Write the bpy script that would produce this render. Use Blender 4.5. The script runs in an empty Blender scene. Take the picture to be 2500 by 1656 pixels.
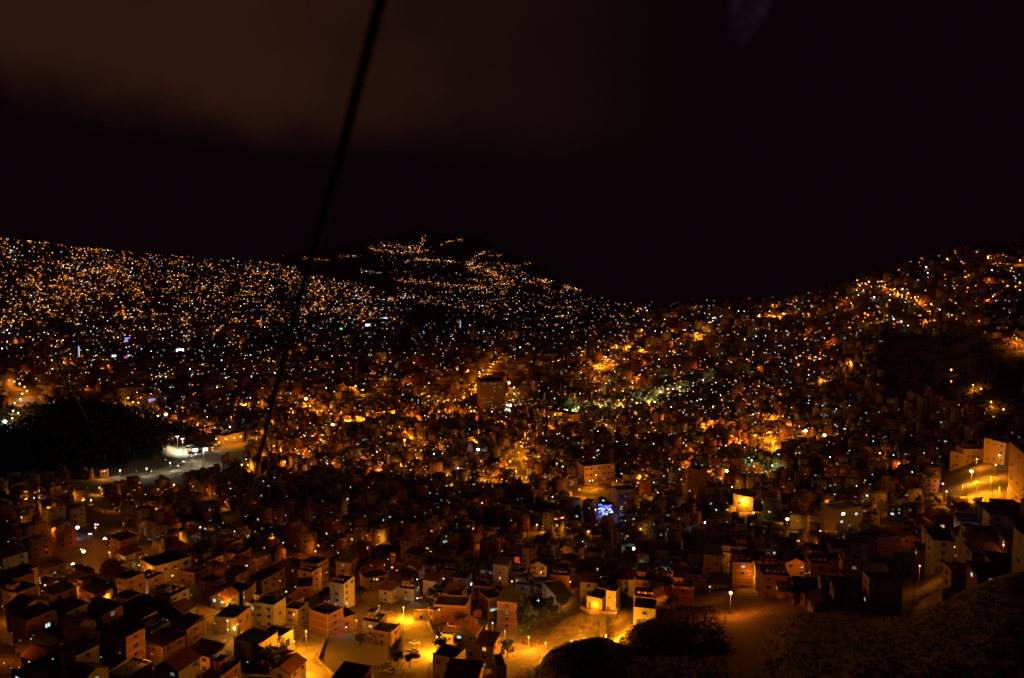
import bpy, math, random
import numpy as np
from mathutils import Vector, Matrix

random.seed(11)
rng = np.random.default_rng(11)
sc = bpy.context.scene
C = sc.collection
R = math.radians

# ------------------------------------------------------------------ camera
CAMZ = 300.0            # height of the cable car cabin
FPX, W0, H0, HORIZON = 1907.0, 2500.0, 1656.0, 640.0
PITCH = math.atan((H0 / 2 - HORIZON) / FPX)
cam = bpy.data.cameras.new("camera")
camo = bpy.data.objects.new("camera", cam)
C.objects.link(camo)
camo.location = (0, 0, CAMZ)
camo.rotation_euler = (math.pi / 2 - PITCH, 0, 0)
cam.sensor_width = 36
cam.lens = 36 * FPX / W0
cam.clip_start, cam.clip_end = 0.2, 60000
cam.dof.use_dof = True
cam.dof.focus_distance = 420
cam.dof.aperture_fstop = 0.8
sc.camera = camo
sc.render.engine = 'CYCLES'
sc.view_settings.view_transform = 'Standard'
sc.view_settings.look = 'None'
sc.view_settings.exposure = 0
sc.view_settings.gamma = 1
sc.cycles.use_light_tree = True
sc.cycles.use_denoising = True
sc.cycles.max_bounces = 2
sc.cycles.diffuse_bounces = 1
sc.cycles.sample_clamp_indirect = 0.4
sc.cycles.sample_clamp_direct = 0
sc.cycles.caustics_reflective = False
sc.cycles.caustics_refractive = False

# ------------------------------------------------------------------ night sky: clouds lit by the city
wd = bpy.data.worlds.new("World")
sc.world = wd
wd.use_nodes = True
nt = wd.node_tree
nt.nodes.clear()
def N(t, **kw):
    n = nt.nodes.new(t)
    for k, v in kw.items():
        setattr(n, k, v)
    return n
def M(op, a, b=None, c=None):
    n = N('ShaderNodeMath', operation=op)
    for i, v in enumerate((a, b, c)):
        if v is None:
            continue
        if isinstance(v, (int, float)):
            n.inputs[i].default_value = v
        else:
            nt.links.new(v, n.inputs[i])
    return n.outputs[0]
def SS(x, lo, hi):
    n = N('ShaderNodeMapRange', interpolation_type='SMOOTHSTEP')
    nt.links.new(x, n.inputs[0])
    n.inputs[1].default_value, n.inputs[2].default_value = lo, hi
    return n.outputs[0]
tc = N('ShaderNodeTexCoord')
sep = N('ShaderNodeSeparateXYZ')
nt.links.new(tc.outputs['Generated'], sep.inputs[0])
def noise(scale, detail=4):
    n = N('ShaderNodeTexNoise')
    n.inputs['Scale'].default_value = scale
    n.inputs['Detail'].default_value = detail
    nt.links.new(tc.outputs['Generated'], n.inputs['Vector'])
    return n.outputs[0]
az = M('ARCTAN2', sep.outputs[0], sep.outputs[1])
el = M('ARCSINE', sep.outputs[2])
n1, n2 = noise(3.2, 5), noise(9.0, 4)
wob = M('ADD', M('MULTIPLY', M('SUBTRACT', n1, 0.5), 0.12), M('MULTIPLY', M('SUBTRACT', n2, 0.5), 0.04))
lowedge = M('SUBTRACT', el, M('MULTIPLY_ADD', az, -0.10, 0.062))          # cloud base sinks towards the valley
edge = SS(M('ADD', lowedge, wob), 0.035, 0.15)
side = M('MULTIPLY', SS(M('ADD', az, wob), 0.28, -0.40), SS(el, 1.0, 0.55))
glow = M('MULTIPLY', M('MULTIPLY', edge, side), M('MULTIPLY_ADD', n1, 1.7, M('MULTIPLY_ADD', n2, 1.1, -0.38)))
# one pale torn wisp high over the slope
wx = M('SUBTRACT', az, 0.292)
wy = M('SUBTRACT', el, 0.315)
wq = M('ADD', M('POWER', M('DIVIDE', M('SUBTRACT', wx, M('MULTIPLY', wy, 0.25)), 0.022), 2), M('POWER', M('DIVIDE', wy, 0.05), 2))
wisp = M('MULTIPLY', SS(wq, 2.0, 0.0), SS(noise(16, 5), 0.40, 0.75))
mix = N('ShaderNodeMixRGB')
nt.links.new(glow, mix.inputs[0])
mix.inputs[1].default_value = (0.0031, 0.0008, 0.0018, 1)
mix.inputs[2].default_value = (0.0235, 0.0080, 0.0042, 1)
mix2 = N('ShaderNodeMixRGB', blend_type='ADD')
nt.links.new(wisp, mix2.inputs[0])
nt.links.new(mix.outputs[0], mix2.inputs[1])
mix2.inputs[2].default_value = (0.013, 0.010, 0.013, 1)
sky = N('ShaderNodeTexSky', sky_type='NISHITA')
sky.sun_disc = False
sky.sun_elevation = R(-12)
sky.sun_rotation = R(200)
bg1, bg2, addn, outn = N('ShaderNodeBackground'), N('ShaderNodeBackground'), N('ShaderNodeAddShader'), N('ShaderNodeOutputWorld')
nt.links.new(mix2.outputs[0], bg1.inputs[0])
nt.links.new(sky.outputs[0], bg2.inputs[0])
bg2.inputs[1].default_value = 0.001
nt.links.new(bg1.outputs[0], addn.inputs[0])
nt.links.new(bg2.outputs[0], addn.inputs[1])
nt.links.new(addn.outputs[0], outn.inputs[0])

# ------------------------------------------------------------------ materials
MATS = {}
def mat(name, col, rough=0.85, var=0.35, scale=0.6, metal=0.0):
    if name in MATS:
        return MATS[name]
    m = bpy.data.materials.new(name)
    m.use_nodes = True
    t = m.node_tree
    b = t.nodes['Principled BSDF']
    b.inputs['Roughness'].default_value = rough
    b.inputs['Metallic'].default_value = metal
    b.inputs['Specular IOR Level'].default_value = 0.25
    g = t.nodes.new('ShaderNodeNewGeometry')
    nz = t.nodes.new('ShaderNodeTexNoise')
    nz.inputs['Scale'].default_value = scale
    nz.inputs['Detail'].default_value = 6
    nz.inputs['Roughness'].default_value = 0.65
    t.links.new(g.outputs['Position'], nz.inputs['Vector'])
    cr = t.nodes.new('ShaderNodeValToRGB')
    cr.color_ramp.elements[0].position, cr.color_ramp.elements[1].position = 0.33, 0.68
    cr.color_ramp.elements[0].color = tuple(c * (1 - var) for c in col) + (1,)
    cr.color_ramp.elements[1].color = tuple(min(1, c * (1 + var * 0.6)) for c in col) + (1,)
    t.links.new(nz.outputs[0], cr.inputs[0])
    t.links.new(cr.outputs[0], b.inputs['Base Color'])
    MATS[name] = m
    return m
def emit(name, col, s, sample='AUTO'):
    if name in MATS:
        return MATS[name]
    m = bpy.data.materials.new(name)
    m.use_nodes = True
    b = m.node_tree.nodes['Principled BSDF']
    b.inputs['Base Color'].default_value = (0.02, 0.02, 0.02, 1)
    b.inputs['Emission Color'].default_value = tuple(col) + (1,)
    b.inputs['Emission Strength'].default_value = s
    m.cycles.emission_sampling = sample
    MATS[name] = m
    return m
def brickmat(name, c1, c2, mortar, sc_=1.0):
    m = bpy.data.materials.new(name)
    m.use_nodes = True
    t = m.node_tree
    b = t.nodes['Principled BSDF']
    b.inputs['Roughness'].default_value = 0.9
    tcx = t.nodes.new('ShaderNodeTexCoord')
    nz = t.nodes.new('ShaderNodeTexNoise'); nz.inputs['Scale'].default_value = 0.5; nz.inputs['Detail'].default_value = 5
    vr = t.nodes.new('ShaderNodeTexVoronoi'); vr.inputs['Scale'].default_value = 3.0 * sc_
    mp = t.nodes.new('ShaderNodeMapping'); mp.inputs['Scale'].default_value = (1, 1, 2.2)
    t.links.new(tcx.outputs['Object'], mp.inputs[0]); t.links.new(mp.outputs[0], vr.inputs[0]); t.links.new(tcx.outputs['Object'], nz.inputs[0])
    mx = t.nodes.new('ShaderNodeMixRGB'); mx.inputs[1].default_value = c1 + (1,); mx.inputs[2].default_value = c2 + (1,)
    t.links.new(nz.outputs[0], mx.inputs[0])
    m2 = t.nodes.new('ShaderNodeMixRGB'); m2.inputs[0].default_value = 0.22
    t.links.new(mx.outputs[0], m2.inputs[1]); t.links.new(vr.outputs['Color'], m2.inputs[2]); m2.blend_type = 'MULTIPLY'
    t.links.new(m2.outputs[0], b.inputs['Base Color'])
    MATS[name] = m
    return m
brick = brickmat('red_brick', (0.30, 0.115, 0.06), (0.22, 0.085, 0.05), (0.3, 0.28, 0.25))
brick2 = brickmat('pale_brick', (0.36, 0.19, 0.11), (0.27, 0.13, 0.08), (0.3, 0.28, 0.25))
cream = mat('cream_plaster', (0.36, 0.28, 0.18), var=0.3)
white = mat('white_paint', (0.44, 0.41, 0.35), var=0.25)
grey = mat('grey_cement', (0.28, 0.27, 0.25))
ochre = mat('ochre_plaster', (0.44, 0.28, 0.12))
redp = mat('red_paint', (0.36, 0.07, 0.045))
bluep = mat('blue_paint', (0.10, 0.16, 0.28))
greenp = mat('green_paint', (0.14, 0.24, 0.14))
concrete = mat('concrete', (0.30, 0.28, 0.25), scale=0.3)
roofgrey = mat('roof_slab', (0.16, 0.15, 0.14), scale=0.4)
tin = mat('tin_roof', (0.26, 0.25, 0.24), 0.5, scale=0.9, metal=0.3)
rust = mat('rusty_roof', (0.22, 0.10, 0.06), scale=0.9)
tile = mat('clay_tile_roof', (0.28, 0.11, 0.06), scale=1.2)
frame = mat('window_frame', (0.25, 0.22, 0.2))
glass = mat('dark_glass', (0.02, 0.022, 0.025), 0.15, 0.2)
doorm = mat('door_metal', (0.14, 0.09, 0.06))
tankm = mat('black_tank', (0.03, 0.03, 0.035), 0.5)
steel = mat('galvanised_steel', (0.25, 0.25, 0.25), 0.5, metal=0.4)
dark = mat('dark_metal', (0.05, 0.05, 0.05), 0.6)
asphalt = mat('asphalt', (0.06, 0.055, 0.05), scale=0.5)
cobble = mat('cobbled_street', (0.17, 0.15, 0.125), scale=1.2)
pale_conc = mat('pale_concrete', (0.33, 0.29, 0.23), scale=0.25)
earth = mat('earth', (0.055, 0.042, 0.031), scale=0.05, var=0.55)
rockm = mat('rock_face', (0.24, 0.185, 0.12), scale=0.45, var=0.6)
leafm = mat('leaves', (0.022, 0.034, 0.014), 0.8, scale=0.8)
barkm = mat('bark', (0.06, 0.045, 0.035))
scrubm = mat('dry_scrub', (0.030, 0.023, 0.017), 0.95, scale=0.3, var=0.6)
rubber = mat('rubber', (0.02, 0.02, 0.02))
cablem = mat('steel_rope', (0.02, 0.018, 0.02), 0.9, scale=20)
wirem = mat('wire', (0.22, 0.20, 0.17), 0.6)
WALLS = [(brick, 'brick'), (brick2, 'pale brick'), (brick, 'brick'), (brick2, 'pale brick'), (cream, 'cream'), (grey, 'grey'), (grey, 'grey'), (ochre, 'ochre'), (white, 'whitewashed'), (brick, 'brick')]
SOD = (1.0, 0.31, 0.008)
LIGHTCOL = {'s': SOD, 'd': (1.0, 0.20, 0.006), 'w': (0.80, 0.92, 1.0), 'g': (0.62, 1.0, 0.30), 't': (0.55, 1.0, 0.85), 'v': (0.62, 0.55, 1.0), 'p': (1.0, 0.55, 0.4), 'r': (1.0, 0.06, 0.03), 'c': (1.0, 0.90, 0.62)}
LENSCOL = {'s': (1.0, 0.60, 0.16), 'd': (1.0, 0.45, 0.12), 'w': (0.85, 0.95, 1.0), 'g': (0.75, 1.0, 0.5), 't': (0.6, 1.0, 0.92), 'v': (0.7, 0.65, 1.0), 'p': (1.0, 0.75, 0.6), 'r': (1.0, 0.1, 0.06), 'c': (1.0, 0.95, 0.8)}
LNAME = {'s': 'amber', 'd': 'deep orange', 'w': 'white', 'g': 'greenish', 't': 'teal', 'v': 'violet white', 'p': 'pinkish', 'r': 'red', 'c': 'creamy white'}

# ------------------------------------------------------------------ terrain
def px_dir(px, py):
    x, v = (px - W0 / 2) / FPX, (H0 / 2 - py) / FPX
    c, s = math.cos(PITCH), math.sin(PITCH)
    return np.array([x, c + v * s, -s + v * c])
def to_px(p):
    x, y, z = p[0], p[1], p[2] - CAMZ
    c, s = math.cos(PITCH), math.sin(PITCH)
    f = y * c - z * s
    u = y * s + z * c
    return (W0 / 2 + FPX * x / f, H0 / 2 - FPX * u / f)
FAR = lambda r: [(6200, r + 32), (9000, r + 45), (16000, r + 50)]
NEARL = [(40, -125, 'z'), (150, 2150), (262, 1656), (335, 1490), (450, 1340), (600, 1235)]
COLS = {
 -500: NEARL + [(800, 1130), (1100, 1010), (1400, 930), (1900, 880), (2600, 820), (3300, 720), (4100, 620), (4800, 560), (5100, 552)] + FAR(552),
 0: NEARL + [(720, 1182), (800, 1155), (880, 1065), (950, 1008), (1010, 1010), (1090, 1050), (1200, 985), (1400, 925), (1900, 875), (2600, 825), (3300, 740), (4100, 655), (4800, 590), (5100, 578)] + FAR(578),
 120: NEARL + [(740, 1178), (800, 1155), (870, 1070), (940, 998), (990, 990), (1080, 1045), (1200, 985), (1400, 930), (1900, 880), (2600, 828), (3300, 742), (4200, 655), (4900, 600), (5150, 590)] + FAR(590),
 230: NEARL + [(750, 1178), (810, 1155), (870, 1080), (940, 998), (985, 984), (1060, 1005), (1150, 1035), (1240, 985), (1400, 940), (1900, 885), (2600, 830), (3400, 742), (4300, 662), (5000, 610), (5250, 602)] + FAR(602),
 330: NEARL + [(755, 1178), (815, 1150), (880, 1085), (940, 1015), (990, 997), (1060, 1008), (1150, 1030), (1240, 985), (1400, 945), (1900, 888), (2600, 830), (3400, 745), (4300, 670), (5000, 622), (5250, 615)] + FAR(615),
 430: NEARL + [(745, 1180), (780, 1160), (880, 1103), (920, 1085), (980, 1045), (1040, 1030), (1110, 1045), (1180, 1018), (1300, 975), (1900, 888), (2600, 832), (3400, 750), (4300, 678), (5000, 630), (5250, 624)] + FAR(624),
 540: NEARL + [(745, 1170), (800, 1135), (900, 1082), (960, 1062), (1010, 1055), (1080, 1050), (1300, 972), (1900, 888), (2600, 830), (3400, 755), (4300, 685), (5000, 640), (5250, 634)] + FAR(634),
 700: NEARL + [(740, 1160), (960, 1070), (1300, 970), (1800, 890), (2500, 825), (3300, 765), (4000, 712), (4600, 662), (4900, 650), (5600, 665), (7500, 650), (8500, 628), (9500, 622), (16000, 660)],
 850: NEARL + [(740, 1160), (960, 1065), (1300, 965), (1800, 885), (2500, 820), (3300, 770), (4000, 735), (4700, 705), (5200, 698), (6000, 720), (7200, 690), (8500, 645), (9800, 608), (10800, 592), (16000, 640)],
 1000: NEARL + [(740, 1160), (950, 1060), (1300, 962), (1800, 882), (2500, 815), (3300, 768), (4300, 745), (5500, 722), (7000, 685), (8500, 640), (10000, 605), (11500, 570), (12500, 562), (16000, 600)],
 1180: [(40, -122, 'z'), (150, 2120), (262, 1656), (335, 1500), (430, 1380), (560, 1262), (720, 1160), (950, 1060), (1300, 960), (1800, 880), (2500, 812), (3300, 765), (4500, 738), (6000, 705), (8000, 650), (10000, 610), (11500, 582), (12500, 575), (16000, 610)],
 1250: [(40, -118, 'z'), (145, 2080), (255, 1668), (290, 1600), (335, 1505), (430, 1382), (560, 1262), (720, 1160), (950, 1060), (1300, 960), (1800, 880), (2500, 812), (3300, 768), (4500, 740), (6000, 702), (8000, 650), (9500, 622), (10500, 618), (16000, 660)],
 1330: [(40, -112, 'z'), (120, 2050), (185, 1690), (207, 1592), (216, 1592), (238, 1655), (280, 1603), (305, 1560), (345, 1495), (430, 1385), (560, 1265), (720, 1160), (950, 1060), (1300, 958), (1800, 876), (2500, 810), (3300, 768), (4500, 740), (6000, 705), (7500, 670), (8500, 655), (16000, 690)],
 1400: [(40, -110, 'z'), (120, 2000), (178, 1680), (207, 1566), (216, 1567), (240, 1640), (282, 1590), (299, 1556), (308, 1502), (345, 1460), (430, 1380), (560, 1262), (720, 1158), (950, 1055), (1300, 955), (1800, 872), (2500, 808), (3200, 770), (4400, 735), (5600, 710), (6500, 700), (16000, 720)],
 1480: [(40, -110, 'z'), (120, 1980), (180, 1670), (210, 1550), (219, 1552), (242, 1630), (284, 1580), (300, 1549), (306, 1492), (340, 1455), (430, 1372), (560, 1262), (740, 1155), (980, 1050), (1320, 950), (1800, 868), (2400, 805), (3000, 770), (3900, 742), (4600, 735), (6000, 745), (16000, 740)],
 1560: [(40, -105, 'z'), (110, 2000), (180, 1660), (220, 1585), (262, 1530), (312, 1480), (360, 1430), (440, 1362), (580, 1260), (760, 1158), (1000, 1052), (1340, 950), (1750, 870), (2200, 800), (2700, 752), (3000, 742), (3600, 765), (16000, 740)],
 1700: [(40, -102, 'z'), (108, 2000), (185, 1660), (225, 1592), (262, 1530), (300, 1490), (350, 1440), (440, 1362), (560, 1272), (720, 1172), (950, 1062), (1250, 955), (1600, 862), (2000, 785), (2300, 742), (2450, 736), (3000, 765), (16000, 740)],
 1830: [(40, -100, 'z'), (108, 2000), (200, 1660), (235, 1590), (275, 1518), (330, 1440), (400, 1372), (520, 1272), (680, 1172), (900, 1062), (1150, 962), (1400, 880), (1750, 795), (2050, 742), (2150, 738), (2700, 770), (16000, 740)],
 1950: [(40, -98, 'z'), (100, 2000), (165, 1656), (205, 1572), (250, 1510), (300, 1465), (340, 1425), (420, 1350), (530, 1265), (690, 1165), (880, 1058), (1080, 965), (1300, 880), (1600, 790), (1850, 728), (1950, 722), (2500, 760), (16000, 740)],
 2100: [(40, -96, 'z'), (95, 2000), (152, 1660), (195, 1570), (242, 1500), (300, 1440), (400, 1350), (520, 1268), (680, 1168), (850, 1058), (980, 970), (1100, 890), (1300, 800), (1550, 720), (1700, 684), (1780, 682), (2200, 720), (16000, 740)],
 2250: [(40, -95, 'z'), (90, 2000), (142, 1660), (190, 1550), (214, 1506), (228, 1508), (245, 1516), (276, 1490), (320, 1430), (400, 1350), (500, 1270), (640, 1170), (790, 1075), (900, 980), (1000, 900), (1120, 830), (1300, 755), (1500, 690), (1650, 642), (1720, 637), (2200, 690), (16000, 740)],
 2400: [(40, -92, 'z'), (90, 1950), (142, 1620), (180, 1510), (210, 1441), (222, 1440), (245, 1445), (290, 1395), (350, 1325), (420, 1268), (470, 1226), (560, 1160), (640, 1105), (760, 1030), (860, 945), (950, 870), (1010, 822), (1100, 770), (1300, 700), (1500, 640), (1600, 606), (1660, 602), (2000, 650), (16000, 740)],
 2500: [(40, -90, 'z'), (90, 1900), (142, 1590), (180, 1480), (210, 1405), (222, 1402), (245, 1405), (290, 1355), (380, 1295), (450, 1242), (560, 1160), (640, 1105), (750, 1030), (850, 945), (950, 860), (1030, 812), (1100, 780), (1300, 700), (1480, 640), (1600, 598), (1660, 593), (2000, 640), (16000, 740)],
 3000: [(40, -88, 'z'), (90, 1850), (160, 1500), (260, 1330), (400, 1200), (600, 1050), (800, 920), (1000, 790), (1300, 680), (1600, 585), (1700, 580), (2200, 640), (16000, 740)],
}
LN = np.log(np.geomspace(40, 16000, 400))
DD = np.exp(LN)
def gsm(a, s, axis):
    k = np.arange(-int(3 * s) - 1, int(3 * s) + 2)
    w = np.exp(-0.5 * (k / s) ** 2); w /= w.sum()
    pad = [(0, 0), (0, 0)]; pad[axis] = (len(k) // 2, len(k) // 2)
    b = np.pad(a, pad, mode='edge')
    out = np.zeros_like(a)
    for i, wi in enumerate(w):
        sl = [slice(None), slice(None)]
        sl[axis] = slice(i, i + a.shape[axis])
        out += wi * b[tuple(sl)]
    return out
caz, cz = [], []
for px in sorted(COLS):
    ds, zs = [], []
    for e in COLS[px]:
        if len(e) == 3:
            ds.append(e[0]); zs.append(e[1])
        else:
            v = px_dir(px, e[1]); ds.append(e[0]); zs.append(e[0] * v[2] / math.hypot(v[0], v[1]))
    v = px_dir(px, 900)
    caz.append(math.atan2(v[0], v[1])); cz.append(np.interp(LN, np.log(ds), zs))
rear = np.interp(LN, np.log([40, 300, 1000, 3000, 16000]), [-105, -85, -10, 60, 120])
caz = [-math.pi, R(-75)] + caz + [R(75), math.pi]
cz = [rear, rear] + cz + [rear, rear]
caz, cz = np.array(caz), np.array(cz)
cz[2:-2] = gsm(cz[2:-2], 0.9, 1)
AZ = np.concatenate([np.arange(-180, -42, 4.0), np.arange(-42, 42.01, 0.22), np.arange(44, 180.01, 4.0)])
AZ[-1] = 180.0
AZ = np.radians(AZ)
TT = np.stack([np.interp(AZ, caz, cz[:, j]) for j in range(len(DD))], 1)
inner = (AZ > R(-41)) & (AZ < R(41))
TT[inner] = gsm(TT[inner], 2.2, 0)
GX, GY = np.sin(AZ)[:, None] * DD[None], np.cos(AZ)[:, None] * DD[None]
def bumps(x, y):
    r = np.hypot(x, y)
    a = np.clip(r / 900, 0.1, 6)
    return 0.55 * np.sin(x / 9.3 + np.sin(y / 13.1) * 1.7) * np.sin(y / 8.1 + 1.3) * np.clip(a, 0, 1) + a * 1.6 * np.sin(x / 61 + 0.7 + np.sin(y / 83)) * np.sin(y / 57) + np.clip(a - 1, 0, 6) * 4 * np.sin(x / 240 + 1) * np.sin(y / 310)
TT = TT + bumps(GX, GY) * np.where(DD < 230, 0.08, 1.0)[None]
TT += CAMZ
def hh(x, y):
    """height of the ground"""
    x, y = np.asarray(x, float), np.asarray(y, float)
    a, l = np.arctan2(x, y), np.log(np.clip(np.hypot(x, y), 40.01, 15990))
    fi = np.interp(a, AZ, np.arange(len(AZ)))
    fj = (l - LN[0]) / (LN[1] - LN[0])
    i, j = np.clip(fi.astype(int), 0, len(AZ) - 2), np.clip(fj.astype(int), 0, len(LN) - 2)
    u, w = fi - i, fj - j
    return TT[i, j] * (1 - u) * (1 - w) + TT[i + 1, j] * u * (1 - w) + TT[i, j + 1] * (1 - u) * w + TT[i + 1, j + 1] * u * w
MD = np.geomspace(60, 15900, 2200)
def G(px, py, off=0.0, dmin=0):
    """where the line of sight through a point of the photograph meets the ground (raised by off)"""
    v = px_dir(px, py)
    hl = math.hypot(v[0], v[1])
    x, y, z = v[0] / hl * MD, v[1] / hl * MD, CAMZ + v[2] / hl * MD
    g = z - (hh(x, y) + off)
    k = np.nonzero((g <= 0) & (MD > dmin))[0]
    if len(k) == 0 or k[0] == 0:
        return None
    k = k[0]
    f = g[k - 1] / (g[k - 1] - g[k])
    d = MD[k - 1] + f * (MD[k] - MD[k - 1])
    X, Y = v[0] / hl * d, v[1] / hl * d
    return np.array([X, Y, float(hh(X, Y))])

# ------------------------------------------------------------------ mesh helpers
class MB:
    def __init__(s):
        s.v, s.f, s.m = [], [], []
    def add(s, vs, fs, mi=0):
        o = len(s.v)
        s.v += [tuple(p) for p in vs]
        s.f += [tuple(o + i for i in f) for f in fs]
        s.m += [mi] * len(fs)
        return s
    def box(s, c, d, mi=0, rz=0.0, taper=1.0):
        x, y, z = d[0] / 2, d[1] / 2, d[2] / 2
        vs = []
        for sz in (-1, 1):
            t = taper if sz > 0 else 1
            for sx, sy in ((-1, -1), (1, -1), (1, 1), (-1, 1)):
                a, b = sx * x * t, sy * y * t
                vs.append((c[0] + a * math.cos(rz) - b * math.sin(rz), c[1] + a * math.sin(rz) + b * math.cos(rz), c[2] + sz * z))
        return s.add(vs, [(3, 2, 1, 0), (4, 5, 6, 7), (0, 1, 5, 4), (1, 2, 6, 5), (2, 3, 7, 6), (3, 0, 4, 7)], mi)
    def tube(s, pts, r, n=8, mi=0, r2=None):
        pts = [Vector(p) for p in pts]
        rings = []
        up = Vector((0.3, 0.1, 1)).normalized()
        for i, p in enumerate(pts):
            t = (pts[min(i + 1, len(pts) - 1)] - pts[max(i - 1, 0)]).normalized()
            a = t.cross(up)
            if a.length < 0.05:
                a = t.cross(Vector((1, 0, 0)))
            a.normalize()
            b = t.cross(a).normalized()
            rr = r if r2 is None else r + (r2 - r) * i / (len(pts) - 1)
            rings.append([p + a * rr * math.cos(2 * math.pi * k / n) + b * rr * math.sin(2 * math.pi * k / n) for k in range(n)])
        vs = [q for g in rings for q in g]
        fs = []
        for i in range(len(rings) - 1):
            for k in range(n):
                fs.append((i * n + k, i * n + (k + 1) % n, (i + 1) * n + (k + 1) % n, (i + 1) * n + k))
        fs += [tuple(reversed(range(n))), tuple((len(rings) - 1) * n + k for k in range(n))]
        return s.add(vs, fs, mi)
    def ball(s, c, r, mi=0, n=8, m=5, sz=1.0):
        vs = [(c[0], c[1], c[2] - r * sz)]
        for i in range(1, m):
            t = -math.pi / 2 + math.pi * i / m
            for k in range(n):
                a = 2 * math.pi * k / n
                vs.append((c[0] + r * math.cos(t) * math.cos(a), c[1] + r * math.cos(t) * math.sin(a), c[2] + r * sz * math.sin(t)))
        vs.append((c[0], c[1], c[2] + r * sz))
        fs = [(0, 1 + (k + 1) % n, 1 + k) for k in range(n)]
        for i in range(m - 2):
            for k in range(n):
                fs.append((1 + i * n + k, 1 + i * n + (k + 1) % n, 1 + (i + 1) * n + (k + 1) % n, 1 + (i + 1) * n + k))
        e = len(vs) - 1
        fs += [(e, 1 + (m - 2) * n + k, 1 + (m - 2) * n + (k + 1) % n) for k in range(n)]
        return s.add(vs, fs, mi)
    def mesh(s, name, mats):
        me = bpy.data.meshes.new(name)
        me.from_pydata(s.v, [], s.f)
        for m in (mats if isinstance(mats, (list, tuple)) else [mats]):
            me.materials.append(m)
        me.polygons.foreach_set('material_index', s.m)
        return me
def link(name, data, parent=None, loc=None, rz=None):
    o = bpy.data.objects.new(name, data)
    C.objects.link(o)
    if parent is not None:
        o.parent = parent
    if loc is not None:
        o.location = loc
    if rz is not None:
        o.rotation_euler = (0, 0, rz)
    return o
THINGS = []      # (object, description, noun, image position) whose labels are worded at the end
def thing(name, cat, loc, rz=0.0, label=None, group=None, desc=None, noun=None, data=None):
    o = link(name, data, None, loc, rz)
    o['category'] = cat
    if group:
        o['group'] = group
    if label:
        o['label'] = label
    else:
        THINGS.append((o, desc, noun or cat, to_px(loc)))
    return o
def structure(name, me):
    o = link(name, me)
    o['kind'] = 'structure'
    return o
def npmesh(name, V, F, mi, mats):
    me = bpy.data.meshes.new(name)
    me.vertices.add(len(V)); me.vertices.foreach_set('co', np.asarray(V, np.float32).ravel())
    n = F.shape[1]
    me.loops.add(F.size); me.loops.foreach_set('vertex_index', F.astype(np.int32).ravel())
    me.polygons.add(len(F)); me.polygons.foreach_set('loop_start', np.arange(0, F.size, n, dtype=np.int32))
    for m in mats:
        me.materials.append(m)
    if mi is not None:
        me.polygons.foreach_set('material_index', np.asarray(mi, np.int32))
    me.update(calc_edges=True)
    return me

# ------------------------------------------------------------------ ground
na, nd = TT.shape
V = np.stack([GX, GY, TT], 2).reshape(-1, 3)
ii, jj = np.meshgrid(np.arange(na - 1), np.arange(nd - 1), indexing='ij')
a0 = (ii * nd + jj).ravel()
F = np.stack([a0, a0 + nd, a0 + nd + 1, a0 + 1], 1)[:, ::-1]
cap = np.zeros((1, 3)); cap[0, 2] = TT[:, 0].mean()
gme = npmesh('ground', V, F, None, [earth, rockm])
# bare rock where the ground is cut steeply
no = np.zeros(len(F) * 3); gme.polygons.foreach_get('normal', no)
gme.polygons.foreach_set('material_index', (no.reshape(-1, 3)[:, 2] < 0.83).astype(np.int32))
gme.polygons.foreach_set('use_smooth', np.ones(len(F), bool))
ground = structure('ground', gme)

def inpoly(px, py, poly):
    r = False
    j = len(poly) - 1
    for i in range(len(poly)):
        xi, yi = poly[i]; xj, yj = poly[j]
        if (yi > py) != (yj > py) and px < (xj - xi) * (py - yi) / (yj - yi) + xi:
            r = not r
        j = i
    return r
def wline(pts, off=0.0):
    out = []
    for p in pts:
        g = G(p[0], p[1], off)
        if g is not None:
            out.append(g)
    return out
def smooth_line(P, step):
    P = [np.array(p[:2]) for p in P]
    for _ in range(2):
        Q = [P[0]]
        for a, b in zip(P[:-1], P[1:]):
            Q += [a * 0.75 + b * 0.25, a * 0.25 + b * 0.75]
        P = Q + [P[-1]]
    out = [P[0]]
    for a, b in zip(P[:-1], P[1:]):
        n = max(1, int(np.linalg.norm(b - a) / step))
        out += [a + (b - a) * (k + 1) / n for k in range(n)]
    return out
ROADS = []
def road(name, pts, w, m, off=0.14):
    L = smooth_line(wline(pts), 1.5)
    ROADS.append((np.array(L), w))
    vs, fs = [], []
    nx = max(4, int(w / 1.6))
    for i, p in enumerate(L):
        t = L[min(i + 1, len(L) - 1)] - L[max(i - 1, 0)]
        t = t / (np.linalg.norm(t) + 1e-9)
        n = np.array([t[1], -t[0]])
        for k in range(nx + 1):
            q = p + n * (k / nx - 0.5) * w
            vs.append((q[0], q[1], float(hh(q[0], q[1])) + off))
    for i in range(len(L) - 1):
        for k in range(nx):
            a = i * (nx + 1) + k
            fs.append((a, a + 1, a + nx + 2, a + nx + 1))
    mb = MB().add(vs, fs)
    o = structure(name, mb.mesh(name, m))
    return o
PATCHES = []
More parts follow.
